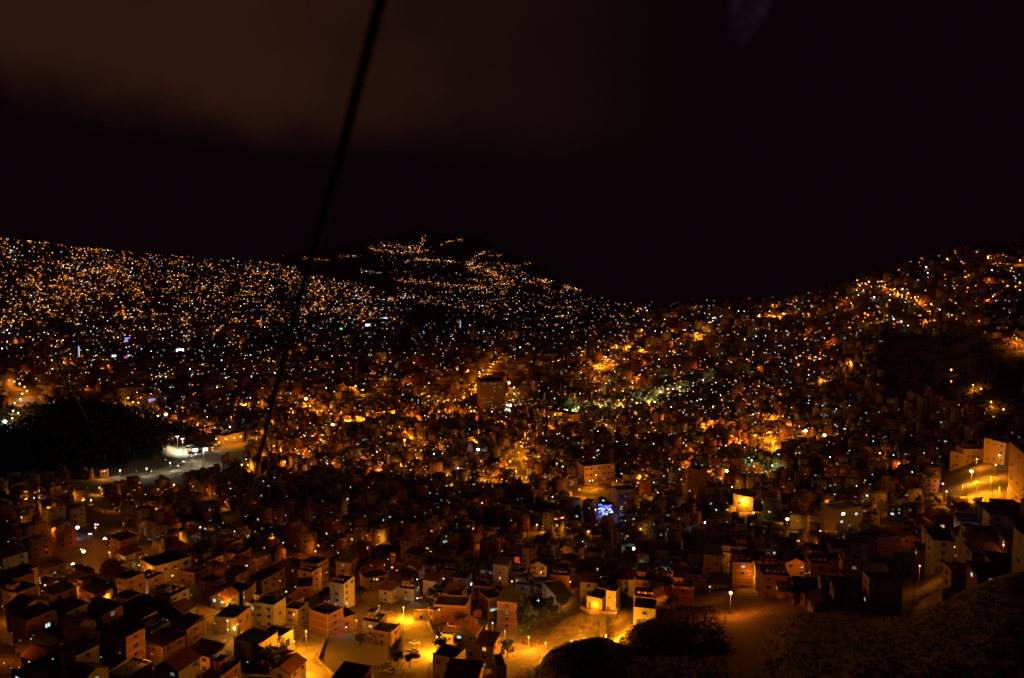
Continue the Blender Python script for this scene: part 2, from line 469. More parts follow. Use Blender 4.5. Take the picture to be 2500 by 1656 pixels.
def patch(name, poly, m, step=0.9, off=0.12):
    P = wline(poly)
    pol = [(p[0], p[1]) for p in P]
    PATCHES.append(pol)
    x0, x1 = min(p[0] for p in pol), max(p[0] for p in pol)
    y0, y1 = min(p[1] for p in pol), max(p[1] for p in pol)
    vs, fs, idx = [], [], {}
    def vid(i, j):
        if (i, j) not in idx:
            x, y = x0 + i * step, y0 + j * step
            idx[(i, j)] = len(vs)
            vs.append((x, y, float(hh(x, y)) + off))
        return idx[(i, j)]
    for i in range(int((x1 - x0) / step)):
        for j in range(int((y1 - y0) / step)):
            if inpoly(x0 + (i + .5) * step, y0 + (j + .5) * step, pol):
                fs.append((vid(i, j), vid(i + 1, j), vid(i + 1, j + 1), vid(i, j + 1)))
    return structure(name, MB().add(vs, fs).mesh(name, m))

road('steep_road', [(790, 1547), (765, 1572), (722, 1612), (735, 1628), (790, 1648), (860, 1690)], 9, pale_conc)
patch('car_yard', [(968, 1478), (1005, 1470), (1020, 1500), (1050, 1512), (1060, 1565), (1085, 1590), (1045, 1625), (1040, 1700), (900, 1700), (900, 1640), (985, 1612), (982, 1560)], pale_conc)
patch('sports_court', [(805, 1550), (905, 1555), (960, 1590), (985, 1620), (990, 1700), (880, 1700), (800, 1632), (782, 1612)], cobble, 1.2)
patch('viewpoint_plaza', [(1755, 1522), (1772, 1505), (1840, 1497), (1915, 1500), (1885, 1530), (1862, 1555), (1850, 1590), (1846, 1690), (1800, 1690), (1808, 1596), (1782, 1555)], cobble)
road('avenue', [(250, 1400), (240, 1345), (232, 1300), (250, 1262), (300, 1232), (380, 1205)], 14, cobble)
patch('corner_square', [(330, 1418), (378, 1428), (418, 1420), (400, 1440), (345, 1460), (320, 1445)], cobble)
road('toll_road', [(222, 1222), (238, 1180), (262, 1166), (330, 1158), (400, 1148), (440, 1128), (462, 1112), (500, 1096), (560, 1080)], 9, pale_conc)
patch('toll_forecourt', [(412, 1140), (425, 1108), (440, 1096), (520, 1098), (500, 1112), (478, 1120), (450, 1152), (415, 1156)], pale_conc, 1.2, 0.26)
road('upper_road', [(585, 1062), (480, 1032), (410, 1010), (350, 1000), (300, 985)], 10, cobble)
road('bend_road', [(35, 928), (66, 942), (58, 965), (38, 1000), (5, 1035)], 14, cobble)
road('steep_street', [(1300, 1062), (1288, 1092), (1258, 1130), (1262, 1158), (1292, 1172)], 10, cobble)
road('hill_road', [(2500, 838), (2470, 818), (2440, 812), (2380, 806), (2340, 800)], 9, cobble)
road('cliff_street', [(1215, 1660), (1235, 1630), (1285, 1608), (1330, 1585), (1400, 1558), (1470, 1556)], 8, cobble)
patch('lit_lot', [(2310, 1225), (2340, 1190), (2360, 1165), (2440, 1165), (2450, 1225), (2400, 1235)], pale_conc, 1.2)
patch('slab_square', [(1412, 1195), (1440, 1188), (1490, 1200), (1480, 1215), (1445, 1228)], pale_conc, 1.2)
for pts in ([(650, 952), (700, 964), (745, 990), (782, 1012)], [(1075, 998), (1140, 965), (1190, 908), (1218, 866)], [(820, 1028), (940, 1015), (1010, 1004)], [(1375, 1006), (1440, 990), (1560, 985), (1690, 942)], [(1484, 866), (1475, 900), (1450, 928)],
            [(1240, 928), (1256, 950), (1250, 995)], [(1770, 1086), (1850, 1070), (1882, 1056), (1902, 1104)], [(836, 948), (870, 942), (890, 956), (880, 980)], [(1690, 808), (1725, 834)], [(1285, 906), (1340, 890), (1395, 896)], [(1565, 912), (1530, 950), (1495, 962)]):
    road('lit_street', pts, 13, cobble)
for pts in ([(0, 1420), (120, 1375), (250, 1345)], [(420, 1450), (560, 1425), (700, 1385), (880, 1330)], [(640, 1470), (830, 1440), (980, 1400), (1180, 1350)], [(620, 1180), (820, 1135), (1020, 1095)],
            [(1330, 1330), (1450, 1290), (1600, 1265), (1720, 1260)], [(1850, 1260), (1950, 1310), (2080, 1345), (2240, 1420)], [(1840, 1165), (1960, 1195), (2120, 1245), (2300, 1300)]):
    road('street', pts, 6.5, cobble)

# ------------------------------------------------------------------ lamps
LD = {}
def light_data(col, e, spot=False):
    k = (col, round(e, 1))
    if k not in LD:
        l = bpy.data.lights.new('lamp_light', 'POINT')
        l.energy, l.color = e, LIGHTCOL[col]
        l.shadow_soft_size = 0.25
        LD[k] = l
    return LD[k]
PARTM = {}
def lamp_mesh(kind, hgt=8):
    k = (kind, hgt)
    if k in PARTM:
        return PARTM[k]
    if kind == 'pole':
        me = MB().tube([(0, 0, -0.6), (0, 0, hgt * 0.5), (0, 0, hgt - 0.5)], 0.11, 7, r2=0.07).box((0, 0, 0.1), (0.34, 0.34, 0.5)).mesh('pole', steel)
    elif kind == 'arm':
        me = MB().tube([(0, 0, hgt - 0.55), (0, -0.25, hgt - 0.1), (0, -0.8, hgt + 0.12), (0, -1.5, hgt + 0.16)], 0.05, 6).mesh('arm', steel)
    elif kind == 'housing':
        me = MB().box((0, -1.75, hgt + 0.2), (0.34, 0.75, 0.16), taper=0.75).mesh('housing', dark)
    PARTM[k] = me
    return me
def lens_mesh(col, bright):
    k = ('lens', col, bright)
    if k not in PARTM:
        m = emit('lens_%s_%s' % (LNAME[col].replace(' ', '_'), bright), LENSCOL[col], {'low': 2.2, 'mid': 5.0, 'high': 14.0}[bright], 'NONE')
        PARTM[k] = MB().ball((0, 0, 0), 1.0, 0, 10, 6, 0.8).mesh('lens', m)
    return PARTM[k]
N_LAMPS = 0
def gz(x, y):
    return float(hh(x, y))
LAMP_PX, LAMP_XYZ = [], []
def lamp(px, py, col='s', p=1.0, h=7.0, bright='mid', dmin=0, pole=True, size=1.0, face=None, label=None):
    global N_LAMPS
    if dmin:                                          # known distance along the street instead of the height in view
        v = px_dir(px, 900); q = math.hypot(v[0], v[1])
        g = np.array([v[0] / q * dmin, v[1] / q * dmin, gz(v[0] / q * dmin, v[1] / q * dmin)])
    else:
        g = G(px, py, h)
    if g is None:
        return None
    N_LAMPS += 1
    LAMP_XYZ.append((g[0], g[1], g[2] + h, px, py, p))
    LAMP_PX.append((px, py))
    d = math.hypot(g[0], g[1])
    yaw = math.atan2(g[0], g[1]) * -1 if face is None else face
    H = round(h)
    # the arm reaches about 1.7 m from the pole, so the pole stands that far behind the head
    off = Matrix.Rotation(yaw, 3, 'Z') @ Vector((0, -1.75, 0))
    bx, by = g[0] - off.x, g[1] - off.y
    bz = float(hh(bx, by))
    desc = {'low': 'faint', 'mid': '', 'high': 'glaring'}[bright] + ' ' + LNAME[col] + ' street lamp on a pole'
    o = thing('street_lamp', 'street lamp', (bx, by, bz), yaw, label, 'street lamps of the town', desc.strip(), 'lamp')  # this pole lamp also stands in for wall bulbs, car lights and lit windows
    dz = g[2] + h - (bz + h)
    HH = h + dz
    H = max(3, round(HH))
    link('pole', lamp_mesh('pole', H), o)
    link('arm', lamp_mesh('arm', H), o)
    hd = link('housing', lamp_mesh('housing', H), o)
    dist = math.hypot(d, CAMZ - bz)
    r = max(0.26, 0.62 * dist / 781 * {'low': 0.75, 'mid': 1.0, 'high': 2.2}[bright]) * size
    ln = link('lens', lens_mesh(col, bright), o, (0, -1.75, H + 0.1))
    ln.scale = (r, r, r)
    if p > 0:
        l = link('lamp_light', light_data(col, 3200.0 * p * (0.30 if p < 2 and d < 620 else 1.15)), o, (0, -1.75, H - 0.35 - r))
    return o

LAMPS = [
 # px, py, colour, power, height, brightness
 (204,1346,'s',1.6,8,'high'),(267,1348,'d',1.4,8,'mid'),(178,1378,'g',.7,6,'high'),(184,1387,'v',.3,4,'mid'),(189,1288,'v',.4,6,'high'),  # the glaring violet lamp stands in for a bright window
 (233,1288,'d',.9,7,'mid'),(216,1302,'d',.9,7,'low'),(256,1313,'d',1.2,7,'mid'),(365,1403,'s',1.7,6,'mid'),(421,1405,'s',1.2,5,'mid'),(305,1392,'s',.9,5,'mid'),  # deep orange lamps here stand in for car lights on the avenue
 (335,1446,'p',.5,3,'mid'),(392,1451,'s',1.0,7,'mid'),(170,1437,'s',1.3,4,'mid'),(110,1428,'d',.5,5,'mid'),(168,1461,'d',.7,4,'low'),  # the pinkish lamp stands in for a car's light
 (555,1515,'g',.5,9,'mid'),(580,1523,'d',1.2,6,'mid'),(556,1537,'s',1.2,5,'mid'),(573,1530,'g',.3,4,'low'),(590,1542,'s',1.2,5,'low'),(560,1462,'s',2.2,7,'low'),
 (718,1566,'s',2.2,8,'mid'),(732,1610,'s',4.0,6,'mid'),(747,1540,'s',3.2,9,'mid'),(800,1668,'s',4.0,8,'mid'),(870,1514,'d',1.0,6,'mid'),(845,1531,'w',.08,4,'mid'),(847,1473,'s',.8,5,'mid'),
 (820,1475,'w',.1,4,'low'),(699,1444,'s',1.0,5,'mid'),(717,1500,'s',1.0,6,'mid'),(721,1432,'d',.4,4,'low'),(921,1414,'s',1.2,8,'mid'),(957,1385,'d',1.1,6,'mid'),
 (962,1355,'d',.3,5,'low'),(985,1482,'s',6.0,6,'mid'),(1072,1488,'s',1.1,10,'mid'),(1066,1553,'s',8.0,7,'mid'),(1019,1460,'w',.08,3,'mid'),(925,1479,'p',.3,3,'low'),  # the white lamp above the yard stands in for a car light
 (1151,1426,'v',.3,6,'high'),(1165,1437,'t',.3,3,'low'),(1083,1412,'d',.5,5,'mid'),(1250,1419,'s',1.0,5,'mid'),(1321,1397,'s',1.0,6,'mid'),(1366,1453,'s',1.7,6,'mid'),
 (1312,1466,'w',.4,4,'high'),(1268,1373,'d',1.5,7,'low'),(1311,1281,'s',.8,6,'mid'),(1392,1420,'d',.5,5,'mid'),(1332,1412,'p',.3,4,'low'),  # the glaring white lamp stands in for a lit window
 (1349,1213,'s',.8,8,'mid'),(1547,1339,'t',.9,5,'high'),(1467,1350,'t',.2,5,'mid'),(1593,1385,'t',.4,4,'mid'),
 (1617,1290,'s',1.3,7,'mid'),(1564,1291,'s',.9,6,'mid'),(1719,1333,'s',1.2,6,'high'),(1723,1276,'w',.5,8,'high'),(1814,1221,'s',3.4,9,'high'),(1922,1267,'s',1.3,8,'high'),
 (1878,1188,'s',1.5,8,'high'),(1774,1150,'s',1.2,9,'high'),(1784,1446,'d',2.0,9,'high'),(1733,1431,'s',.4,6,'mid'),(1932,1338,'p',.5,6,'mid'),(2003,1296,'d',.9,5,'mid'),
 (2000,1310,'s',.4,4,'low'),(1840,1251,'g',.3,6,'mid'),(1473,1222,'w',.4,8,'mid'),(1440,1174,'s',1.3,9,'mid'),(1447,1173,'d',1.0,7,'mid'),(1455,1160,'s',1.2,11,'mid'),
 (1522,1209,'s',1.4,6,'mid'),(1533,1195,'d',1.0,6,'mid'),(1606,1203,'s',1.2,7,'mid'),(1415,1195,'s',2.2,7,'low'),(1681,1151,'w',.5,8,'high'),(1693,1164,'d',.7,6,'mid'),
 (1698,1183,'s',.6,6,'low'),(1702,1212,'s',1.0,6,'low'),(1700,1230,'s',1.6,5,'low'),(1787,1189,'s',1.0,6,'mid'),(1783,1165,'s',.6,6,'low'),(1596,1178,'w',.1,6,'low'),
 (1967,1052,'s',2.0,8,'high'),(2013,1063,'s',1.2,7,'high'),(1886,1082,'s',1.2,7,'mid'),(1896,1095,'d',1.6,6,'mid'),(1880,1056,'s',1.2,7,'mid'),(1835,1124,'g',.7,6,'mid'),(1885,1137,'g',.6,6,'mid'),
 (2148,1107,'s',.5,6,'mid'),(2194,1132,'d',.8,6,'mid'),(2217,1175,'d',.5,6,'mid'),(2117,1210,'g',.2,5,'mid'),(2038,1161,'d',.4,6,'mid'),(2030,1173,'p',.2,4,'low'),
 (2037,1207,'d',.4,6,'mid'),(2173,1230,'s',.4,6,'mid'),(2440,1190,'s',5,9,'low'),(2420,1165,'s',4.5,9,'low'),(2350,1185,'s',4.5,9,'low'),(2385,1175,'s',4.5,10,'low'),(1262,1462,'s',1.4,6,'low'),(2372,1151,'s',5,8,'high'),(2431,1135,'s',3.0,8,'mid'),(2302,1181,'v',.3,6,'mid'),(2311,1200,'s',1.0,6,'mid'),  # faint lamps at the lot are added to brighten its ground and fronts
 (2400,1218,'s',2.6,7,'low'),(2440,1112,'t',.2,7,'mid'),(2385,1122,'s',2.2,6,'mid'),(2309,1314,'p',.9,5,'high'),(2330,1334,'s',.3,4,'mid'),(2450,1330,'s',.4,5,'mid'),
 (2481,1327,'d',1.4,6,'low'),(2185,1318,'d',1.6,7,'low'),(1705,1175,'s',.5,5,'low'),
 
 (293,1149,'c',.5,7,'mid'),(358,1144,'c',.7,7,'mid'),(415,1130,'c',1.2,9,'low'),(478,1108,'c',1.1,8,'low'),(535,1080,'c',.8,9,'low'),(242,1190,'s',.8,6,'low'),  # faint creamy lamps are added to light the toll road and forecourt
 # beside the toll road and the wooded hill
 (405,1012,'d',1.6,8,'high'),(525,1043,'s',1.0,7,'mid'),(561,1042,'w',.5,8,'mid'),(665,1091,'s',1.0,8,'mid'),(672,1076,'s',.8,7,'mid'),(590,1135,'s',1.4,6,'mid'),(605,1135,'s',1.0,6,'mid'),
 (695,1128,'s',1.4,7,'mid'),(779,1130,'p',.4,7,'mid'),(425,1183,'s',.8,7,'mid'),(400,1198,'d',.7,7,'mid'),(477,1199,'d',.7,7,'mid'),(162,1207,'s',1.4,7,'mid'),(172,1205,'s',1.2,6,'low'),
 (78,1197,'s',.8,7,'mid'),(82,1216,'p',.9,6,'mid'),(52,1262,'s',1.4,6,'low'),(222,1221,'s',.9,6,'mid'),(97,1283,'s',.5,5,'low'),(489,1287,'s',1.2,6,'mid'),(455,1285,'d',.5,5,'low'),
 (531,1318,'p',.6,6,'mid'),(799,1284,'s',.8,6,'mid'),(770,1346,'s',.8,6,'mid'),(812,1037,'s',1.6,8,'high'),(747,974,'s',1.4,8,'high'),(757,992,'s',1.0,8,'mid'),(775,1005,'d',1.4,8,'mid'),
 (551,1072,'s',1.6,8,'mid'),(572,1069,'s',1.8,8,'mid'),(588,1066,'s',1.6,8,'mid'),(528,1072,'s',1.2,6,'mid'),(255,1150,'s',1.2,8,'low'),
 (35,932,'d',1.0,9,'mid'),(48,937,'s',1.0,9,'mid'),(60,945,'d',1.0,9,'mid'),(66,955,'s',1.2,9,'mid'),(54,962,'p',1.0,9,'mid'),(50,975,'s',1.2,9,'mid'),(36,985,'s',1.0,9,'mid'),(32,1004,'p',.9,9,'mid'),(44,1010,'s',1.2,9,'mid'),(30,1022,'s',1.0,9,'mid'),(12,1030,'w',.4,8,'high'),
 (313,972,'s',1.2,8,'mid'),(325,982,'s',1.2,8,'mid'),(338,984,'s',1.2,8,'mid'),(350,996,'s',1.4,8,'mid'),(385,1016,'s',.8,7,'mid'),(430,1020,'d',.8,7,'low'),(452,1027,'d',.8,7,'low'),(478,1034,'s',.8,7,'low'),(500,1040,'d',.8,7,'low'),
 # middle of the town
 (842,943,'s',1.5,8,'mid'),(855,945,'s',1.0,8,'low'),(868,942,'s',1.2,8,'mid'),(886,952,'s',1.4,8,'mid'),(888,968,'s',1.2,8,'low'),(866,972,'s',1.0,8,'low'),
 (1048,968,'s',1.6,9,'mid'),(1046,978,'s',1.3,8,'low'),(1242,935,'s',2.4,10,'high'),(1255,946,'s',1.4,9,'mid'),(1256,962,'s',1.4,9,'mid'),(1253,976,'s',1.4,9,'mid'),(1246,990,'w',1.0,8,'high'),(1238,990,'w',.8,6,'mid'),
 (1157,1003,'s',1.2,8,'mid'),(1150,1004,'s',1.0,8,'mid'),(1170,982,'s',1.0,8,'low'),(1088,1020,'s',1.8,7,'mid'),(1330,1003,'s',1.4,8,'low'),(1355,1012,'s',1.2,8,'mid'),(1372,1008,'s',1.4,10,'low'),(1390,1025,'s',1.6,11,'low'),
 (1322,1046,'s',1.2,7,'low'),(1340,1040,'s',1.2,7,'low'),(1393,1043,'s',1.0,6,'low'),(1480,1038,'s',1.4,7,'mid'),(1470,1025,'s',1.0,8,'low'),(1600,1052,'s',1.4,7,'mid'),(1617,1025,'d',1.2,7,'low'),(1632,1028,'d',1.0,7,'low'),
 (1274,1090,'s',1.4,8,'mid'),(1266,1105,'s',1.2,7,'low'),(1246,1127,'s',1.2,7,'mid'),(1260,1151,'s',1.5,6,'mid'),(1285,1165,'s',1.0,5,'low'),(1240,1158,'s',1.2,6,'low'),(1167,1098,'w',.8,8,'high'),(1337,1108,'s',1.0,7,'mid'),(1315,1115,'s',.6,7,'mid'),
 (882,1135,'t',.3,7,'mid'),(1003,1148,'s',.8,7,'mid'),(1118,1143,'v',.3,7,'mid'),(952,1184,'s',1.8,7,'low'),(982,1233,'s',1.0,6,'mid'),(1177,1228,'d',.6,6,'mid'),(1190,1322,'d',1.4,5,'low'),
 (862,1239,'s',.7,5,'mid'),(895,1307,'d',.5,5,'low'),(1310,1282,'s',.5,6,'low'),(1185,1172,'s',1.4,5,'low'),(1193,1178,'s',1.0,5,'low'),(1180,1150,'s',1.0,7,'low'),
 (910,1112,'s',1.2,5,'low'),(1018,1118,'s',1.0,5,'low'),(1502,1052,'s',.8,6,'low'),(1405,1000,'g',1.4,8,'low'),(1440,985,'g',1.4,8,'mid'),(1470,990,'g',.8,8,'low'),(1612,957,'t',1.0,9,'mid'),(1630,950,'g',1.2,9,'mid'),(1660,945,'g',1.2,9,'mid'),(1540,1000,'s',1.2,8,'low'),
]
for px, py, col, p, h, b in LAMPS:
    if (px < 80 and py < 1040) or (px > 1225 and 925 < py < 1170 and px < 1300):
        p *= 2.4                                      # the lit avenues
    elif 300 < px < 600 and 960 < py < 1045 or 830 < px < 900 and 930 < py < 980:
        p *= 1.8
    lamp(px, py, col, p, h, b)
# lamps behind the near crest; unseen ones added to light tower, rock and street
for px, dd_, col, p, h, b in ((1444, 268, 's', 12, 5, 'low'), (1488, 272, 's', 12, 5, 'low'), (1400, 276, 's', 7, 5, 'low'), (1292, 292, 's', 3.6, 6, 'low'), (1335, 283, 's', 2.1, 5, 'low'), (1232, 300, 's', 2, 6, 'low'), (1201, 305, 't', .6, 7, 'mid'),
                              (1423, 296, 's', 1.5, 3, 'low'), (2271, 300, 's', 1.3, 9, 'mid'), (2450, 345, 'v', .8, 6, 'mid'), (1455, 309, 's', 1.6, 4, 'low'), (1512, 300, 's', 1.2, 4, 'low')):
    lamp(px, 0, col, p, h, b, dd_)

# ------------------------------------------------------------------ houses
WM = {}
def window_mesh(kind):
    if kind not in WM:
        pane = {'dark': glass,
                'white': emit('lit_pane_white', (0.75, 0.95, 1.0), 0.85), 'teal': emit('lit_pane_teal', (0.45, 1.0, 0.9), 0.5),
                'warm': emit('lit_pane_warm', (1.0, 0.55, 0.15), 0.8), 'dim': emit('lit_pane_dim', (0.8, 0.75, 0.6), 0.16), 'blue': emit('lit_pane_blue', (0.05, 0.25, 1.0), 1.6),
                'green': emit('lit_pane_green', (0.45, 1.0, 0.15), 0.4), 'bright': emit('lit_pane_bright', (0.85, 0.95, 1.0), 3.0)}[kind]
        b = MB()
        b.box((0, -0.02, 0), (1, 0.04, 1), 1)
        b.box((-0.53, -0.05, 0), (0.07, 0.12, 1.13)).box((0.53, -0.05, 0), (0.07, 0.12, 1.13))
        b.box((0, -0.05, 0.53), (0.99, 0.12, 0.07)).box((0, -0.05, -0.53), (0.99, 0.14, 0.07)).box((0, -0.045, 0), (0.05, 0.06, 0.99))
        WM[kind] = b.mesh('window', [frame, pane])
    return WM[kind]
door_me = MB().box((0, -0.03, 1.05), (1.0, 0.06, 2.1), 0).box((0.36, -0.09, 1.05), (0.06, 0.07, 0.2), 1).box((-0.54, -0.05, 1.08), (0.08, 0.12, 2.16), 1).box((0.54, -0.05, 1.08), (0.08, 0.12, 2.16), 1).box((0, -0.05, 2.18), (1.16, 0.12, 0.08), 1).mesh('door', [doorm, frame])
tk = MB().tube([(0, 0, 0.5), (0, 0, 1.5), (0, 0, 1.7), (0, 0, 1.85)], 0.6, 12, 0)
tk.tube([(0, 0, 1.85), (0, 0, 2.0)], 0.35, 10, 0).box((0, 0, 0.25), (1.4, 1.4, 0.5), 1)
tank_me = tk.mesh('water_tank', [tankm, concrete])
HOUSES = []       # footprints (x, y, radius)
HBOX = []
def build_house(o, w, d, H, storeys, wm, roof, wins, door=True, tank=False, sink=3.0, bands=True, roofm=None):
    """walls, roof, windows as parts. local: front faces -y, origin at the middle of the footprint on the ground"""
    t = 0.2
    b = MB()
    par = 0.55 if roof == 'flat' else 0.0
    top = H + par
    ho, hi = (w / 2, d / 2), (w / 2 - t, d / 2 - t)
    vs = []
    for z, (x, y) in ((-sink, ho), (top, ho), (top, hi), (H - 0.3, hi)):
        vs += [(-x, -y, z), (x, -y, z), (x, y, z), (-x, y, z)]
    fs = []
    for k in range(3):
        for i in range(4):
            fs.append((k * 4 + i, k * 4 + (i + 1) % 4, k * 4 + 4 + (i + 1) % 4, k * 4 + 4 + i))
    b.add(vs, fs, 0)
    if bands:
        for k in range(1, storeys + 1):
            z = H * k / storeys
            for sx, sy, lx, ly in ((0, -1, w + 0.06, 0.1), (0, 1, w + 0.06, 0.1), (-1, 0, 0.1, d - 0.1), (1, 0, 0.1, d - 0.1)):
                b.box((sx * (w / 2 - 0.0), sy * (d / 2 - 0.0), z - 0.14), (lx, ly, 0.28), 1)
        for sx in (-1, 1):
            for sy in (-1, 1):
                b.box((sx * (w / 2 - 0.02), sy * (d / 2 - 0.02), top / 2 + (0.3 if roof == 'flat' else -0.2)), (0.3, 0.3, top + (0.9 if roof == 'flat' else -0.4)), 1)
    link('wall', b.mesh('wall', [wm, concrete]), o)
    rb = MB()
    if roof == 'flat':
        rb.box((0, 0, H - 0.12), (w - 2 * t - 0.01, d - 2 * t - 0.01, 0.24))
        rm = roofm or roofgrey
    elif roof == 'shed':
        e, s = 0.35, d * 0.16
        x, y = w / 2 + e, d / 2 + e
        rb.add([(-x, -y, H + 0.05), (x, -y, H + 0.05), (x, y, H + s), (-x, y, H + s), (-x, -y, H + 0.17), (x, -y, H + 0.17), (x, y, H + s + 0.12), (-x, y, H + s + 0.12)],
               [(3, 2, 1, 0), (4, 5, 6, 7), (0, 1, 5, 4), (1, 2, 6, 5), (2, 3, 7, 6), (3, 0, 4, 7)])
        for k in range(int(w)):                                     # corrugation ribs
            xx = -x + 0.5 + k * (2 * x - 1) / max(1, int(w) - 1)
            rb.add([(xx - .06, -y, H + .18), (xx + .06, -y, H + .18), (xx + .06, y, H + s + .13), (xx - .06, y, H + s + .13), (xx, -y, H + .26), (xx, y, H + s + .21)], [(0, 4, 5, 3), (4, 1, 2, 5), (0, 1, 4), (3, 5, 2)])
        rm = roofm or tin
    else:
        e, s = 0.4, w * 0.24
        x, y = w / 2 + e, d / 2 + e
        rb.add([(-x, -y, H - .12), (0, -y, H + s), (x, -y, H - .12), (-x, y, H - .12), (0, y, H + s), (x, y, H - .12),
                (-x, -y, H + .05), (0, -y, H + s + .18), (x, -y, H + .05), (-x, y, H + .05), (0, y, H + s + .18), (x, y, H + .05)],
               [(0, 1, 4, 3), (1, 2, 5, 4), (6, 9, 10, 7), (7, 10, 11, 8), (0, 6, 7, 1), (1, 7, 8, 2), (3, 4, 10, 9), (4, 5, 11, 10), (0, 3, 9, 6), (2, 8, 11, 5)])
        g = MB()
        for sy in (-1, 1):
            y2 = sy * (d / 2 - 0.1)
            rb.add([(-w / 2, y2, H - .1), (w / 2, y2, H - .1), (0, y2, H + s - .1)], [(0, 1, 2)], 1)
        rm = roofm or tile
    link('roof', rb.mesh('roof', [rm, wm]), o)
    for side, u, z, ww, wh, kind in wins:
        q = link('window', window_mesh(kind), o)
        q.scale = (ww, 1, wh)
        if side == 'f':
            q.location = (u, -d / 2, z)
        elif side == 'r':
            q.location = (w / 2, u, z); q.rotation_euler = (0, 0, math.pi / 2)
        else:
            q.location = (-w / 2, u, z); q.rotation_euler = (0, 0, -math.pi / 2)
    if door:
        link('door', door_me, o, (-w * 0.28, -d / 2, 0.0))
    if tank and roof == 'flat':
        link('water_tank', tank_me, o, (w * 0.22, d * 0.2, H))
def auto_windows(w, d, H, storeys, sides, lit, rnd, kinds=('white', 'white', 'teal', 'warm', 'dim', 'dim', 'dim')):
    out = []
    fh = H / storeys
    slots = []
    for s in range(storeys):
        for side, ln in [('f', w)] + [(x, d) for x in sides]:
            n = max(1, int(ln / 4.2))
            for k in range(n):
                slots.append((side, (k + 0.5) / n * ln - ln / 2, fh * (s + 0.55)))
    rnd.shuffle(slots)
    slots = slots[:7]
    for i, (side, u, z) in enumerate(slots):
        if side == 'f' and z < fh and abs(u + w * 0.28) < 1.4:
            continue
        out.append((side, u, z, rnd.uniform(1.1, 1.7), rnd.uniform(1.0, 1.4), rnd.choice(kinds) if i < lit else 'dark'))
    return out
NUMW = ['no', 'one', 'two', 'three', 'four', 'five', 'six', 'seven', 'eight', 'nine', 'ten']
def face_house(b0, b1, hpx, depth, wm, storeys=1, roof='flat', wins=None, label=None, group=None, name='house', cat='house', door=True, tank=False, lit=0, sides=(), roofm=None, bands=True):
    """a house whose front stands on the ground from b0 to b1 (points of the photograph)"""
    P0, P1 = G(*b0), G(*b1)
    v = P1[:2] - P0[:2]
    w = float(np.linalg.norm(v))
    yaw = math.atan2(v[1], v[0])
    mid = (P0 + P1) / 2
    n = np.array([-v[1], v[0]]) / w
    if np.dot(n, mid[:2]) < 0:
        n = -n
    c = mid[:2] + n * depth / 2
    z = max(P0[2], P1[2]) if abs(P0[2] - P1[2]) < 3 else mid[2]
    dist = math.sqrt(mid[0] ** 2 + mid[1] ** 2 + (CAMZ - z) ** 2)
    H = hpx * dist / FPX / 0.92
    HOUSES.append((c[0], c[1], max(w, depth) * 0.5))
    o = thing(name, cat, (c[0], c[1], z), yaw, label, group)
    HBOX.append((c[0], c[1], z, w, depth, H, yaw))
    rnd = random.Random(int(b0[0] * 7 + b0[1]))
    if wins is None:
        wins = auto_windows(w, depth, H, storeys, sides, lit, rnd)
    else:
        wins = [(s, (u - 0.5) * (w if s == 'f' else depth), zz * H, ww, wh, k) for s, u, zz, ww, wh, k in wins]
    build_house(o, w, depth, H, storeys, wm, roof, wins, door and w > 3, tank, 4.0, bands, roofm)
    return o
GH = 'houses of the hillside town'
def FH(*a, **k):
    k.setdefault('group', GH)
    return face_house(*a, **k)
FH((343,1405),(378,1424),30,17,cream,2,label='cream corner house lit amber on both walls, above the small cobbled square',wins=[('f',.3,.7,1.3,1.2,'dark'),('f',.7,.7,1.3,1.2,'dark'),('r',.3,.7,1.4,1.2,'dark'),('r',.55,.7,1.4,1.2,'dark'),('r',.85,.75,2,1.8,'dark')])
FH((548,1470),(597,1480),26,8,cream,2,label='cream house brightly lit behind the slanting pole, below the brick block',lit=0)
FH((576,1554),(614,1534),34,9,ochre,2,label='ochre house with lit front wall and dark flat roof over a lane of small lamps',wins=[('f',.75,.6,1.2,2.4,'dark'),('f',.3,.7,1.2,1.2,'dark')])
FH((634,1622),(678,1604),38,11,cream,1,label='low workshop with a wide dark opening, dimly lit amber',wins=[('f',.5,.62,2.8,1.5,'dark')],roofm=tin)
FH((680,1602),(716,1588),34,9,cream,1,label='low workshop beside the lamp post with a black garage opening',wins=[('f',.45,.45,5,2.8,'dark')])
FH((838,1540),(872,1534),24,9,ochre,2,label='small house with a lit ochre wall panel between two lamps',wins=[('f',.3,.5,1.2,1.2,'dark')])
FH((800,1556),(838,1545),44,10,brick,3,label='tall dark red brick house behind the sports court',lit=0)
FH((1011,1515),(1045,1517),15,3,cream,1,label='pale gatehouse wall closing the top of the car yard',wins=[('f',.5,.45,1.2,1.6,'dark')],door=False,bands=False)
FH((1046,1518),(1056,1524),26,8,brick2,2,label='narrow brick house at the corner of the car yard',lit=0)
FH((1060,1516),(1138,1526),34,10,brick,2,label='wide unlit brick house beside the car yard',wins=[('f',.1,.55,2,1.2,'dim'),('f',.3,.55,2,1.2,'dark')])
FH((1058,1660),(1110,1672),52,8,cream,2,label='plain house with a low pointed wall at the bottom edge, lit orange',lit=0)
FH((1085,1712),(1165,1720),52,9,ochre,2,roof='shed',roofm=tile,label='house with a broad orange lit tiled roof at the bottom edge',lit=0)
FH((1212,1668),(1236,1664),30,9,ochre,1,label='orange lit ochre house at the foot of the black slope',lit=0)
FH((1323,1464),(1362,1478),25,9,cream,1,label='long cream house lit by the lamp at its roof corner, beside a white glow',wins=[('f',.2,.6,1.2,1,'dark'),('f',.6,.6,1.2,1,'dark')],bands=False)
FH((1156,1507),(1176,1507),12,7,redp,1,roof='gable',roofm=rust,label='small kiosk with an orange lit gable beside the tall chimney',door=False,wins=[])
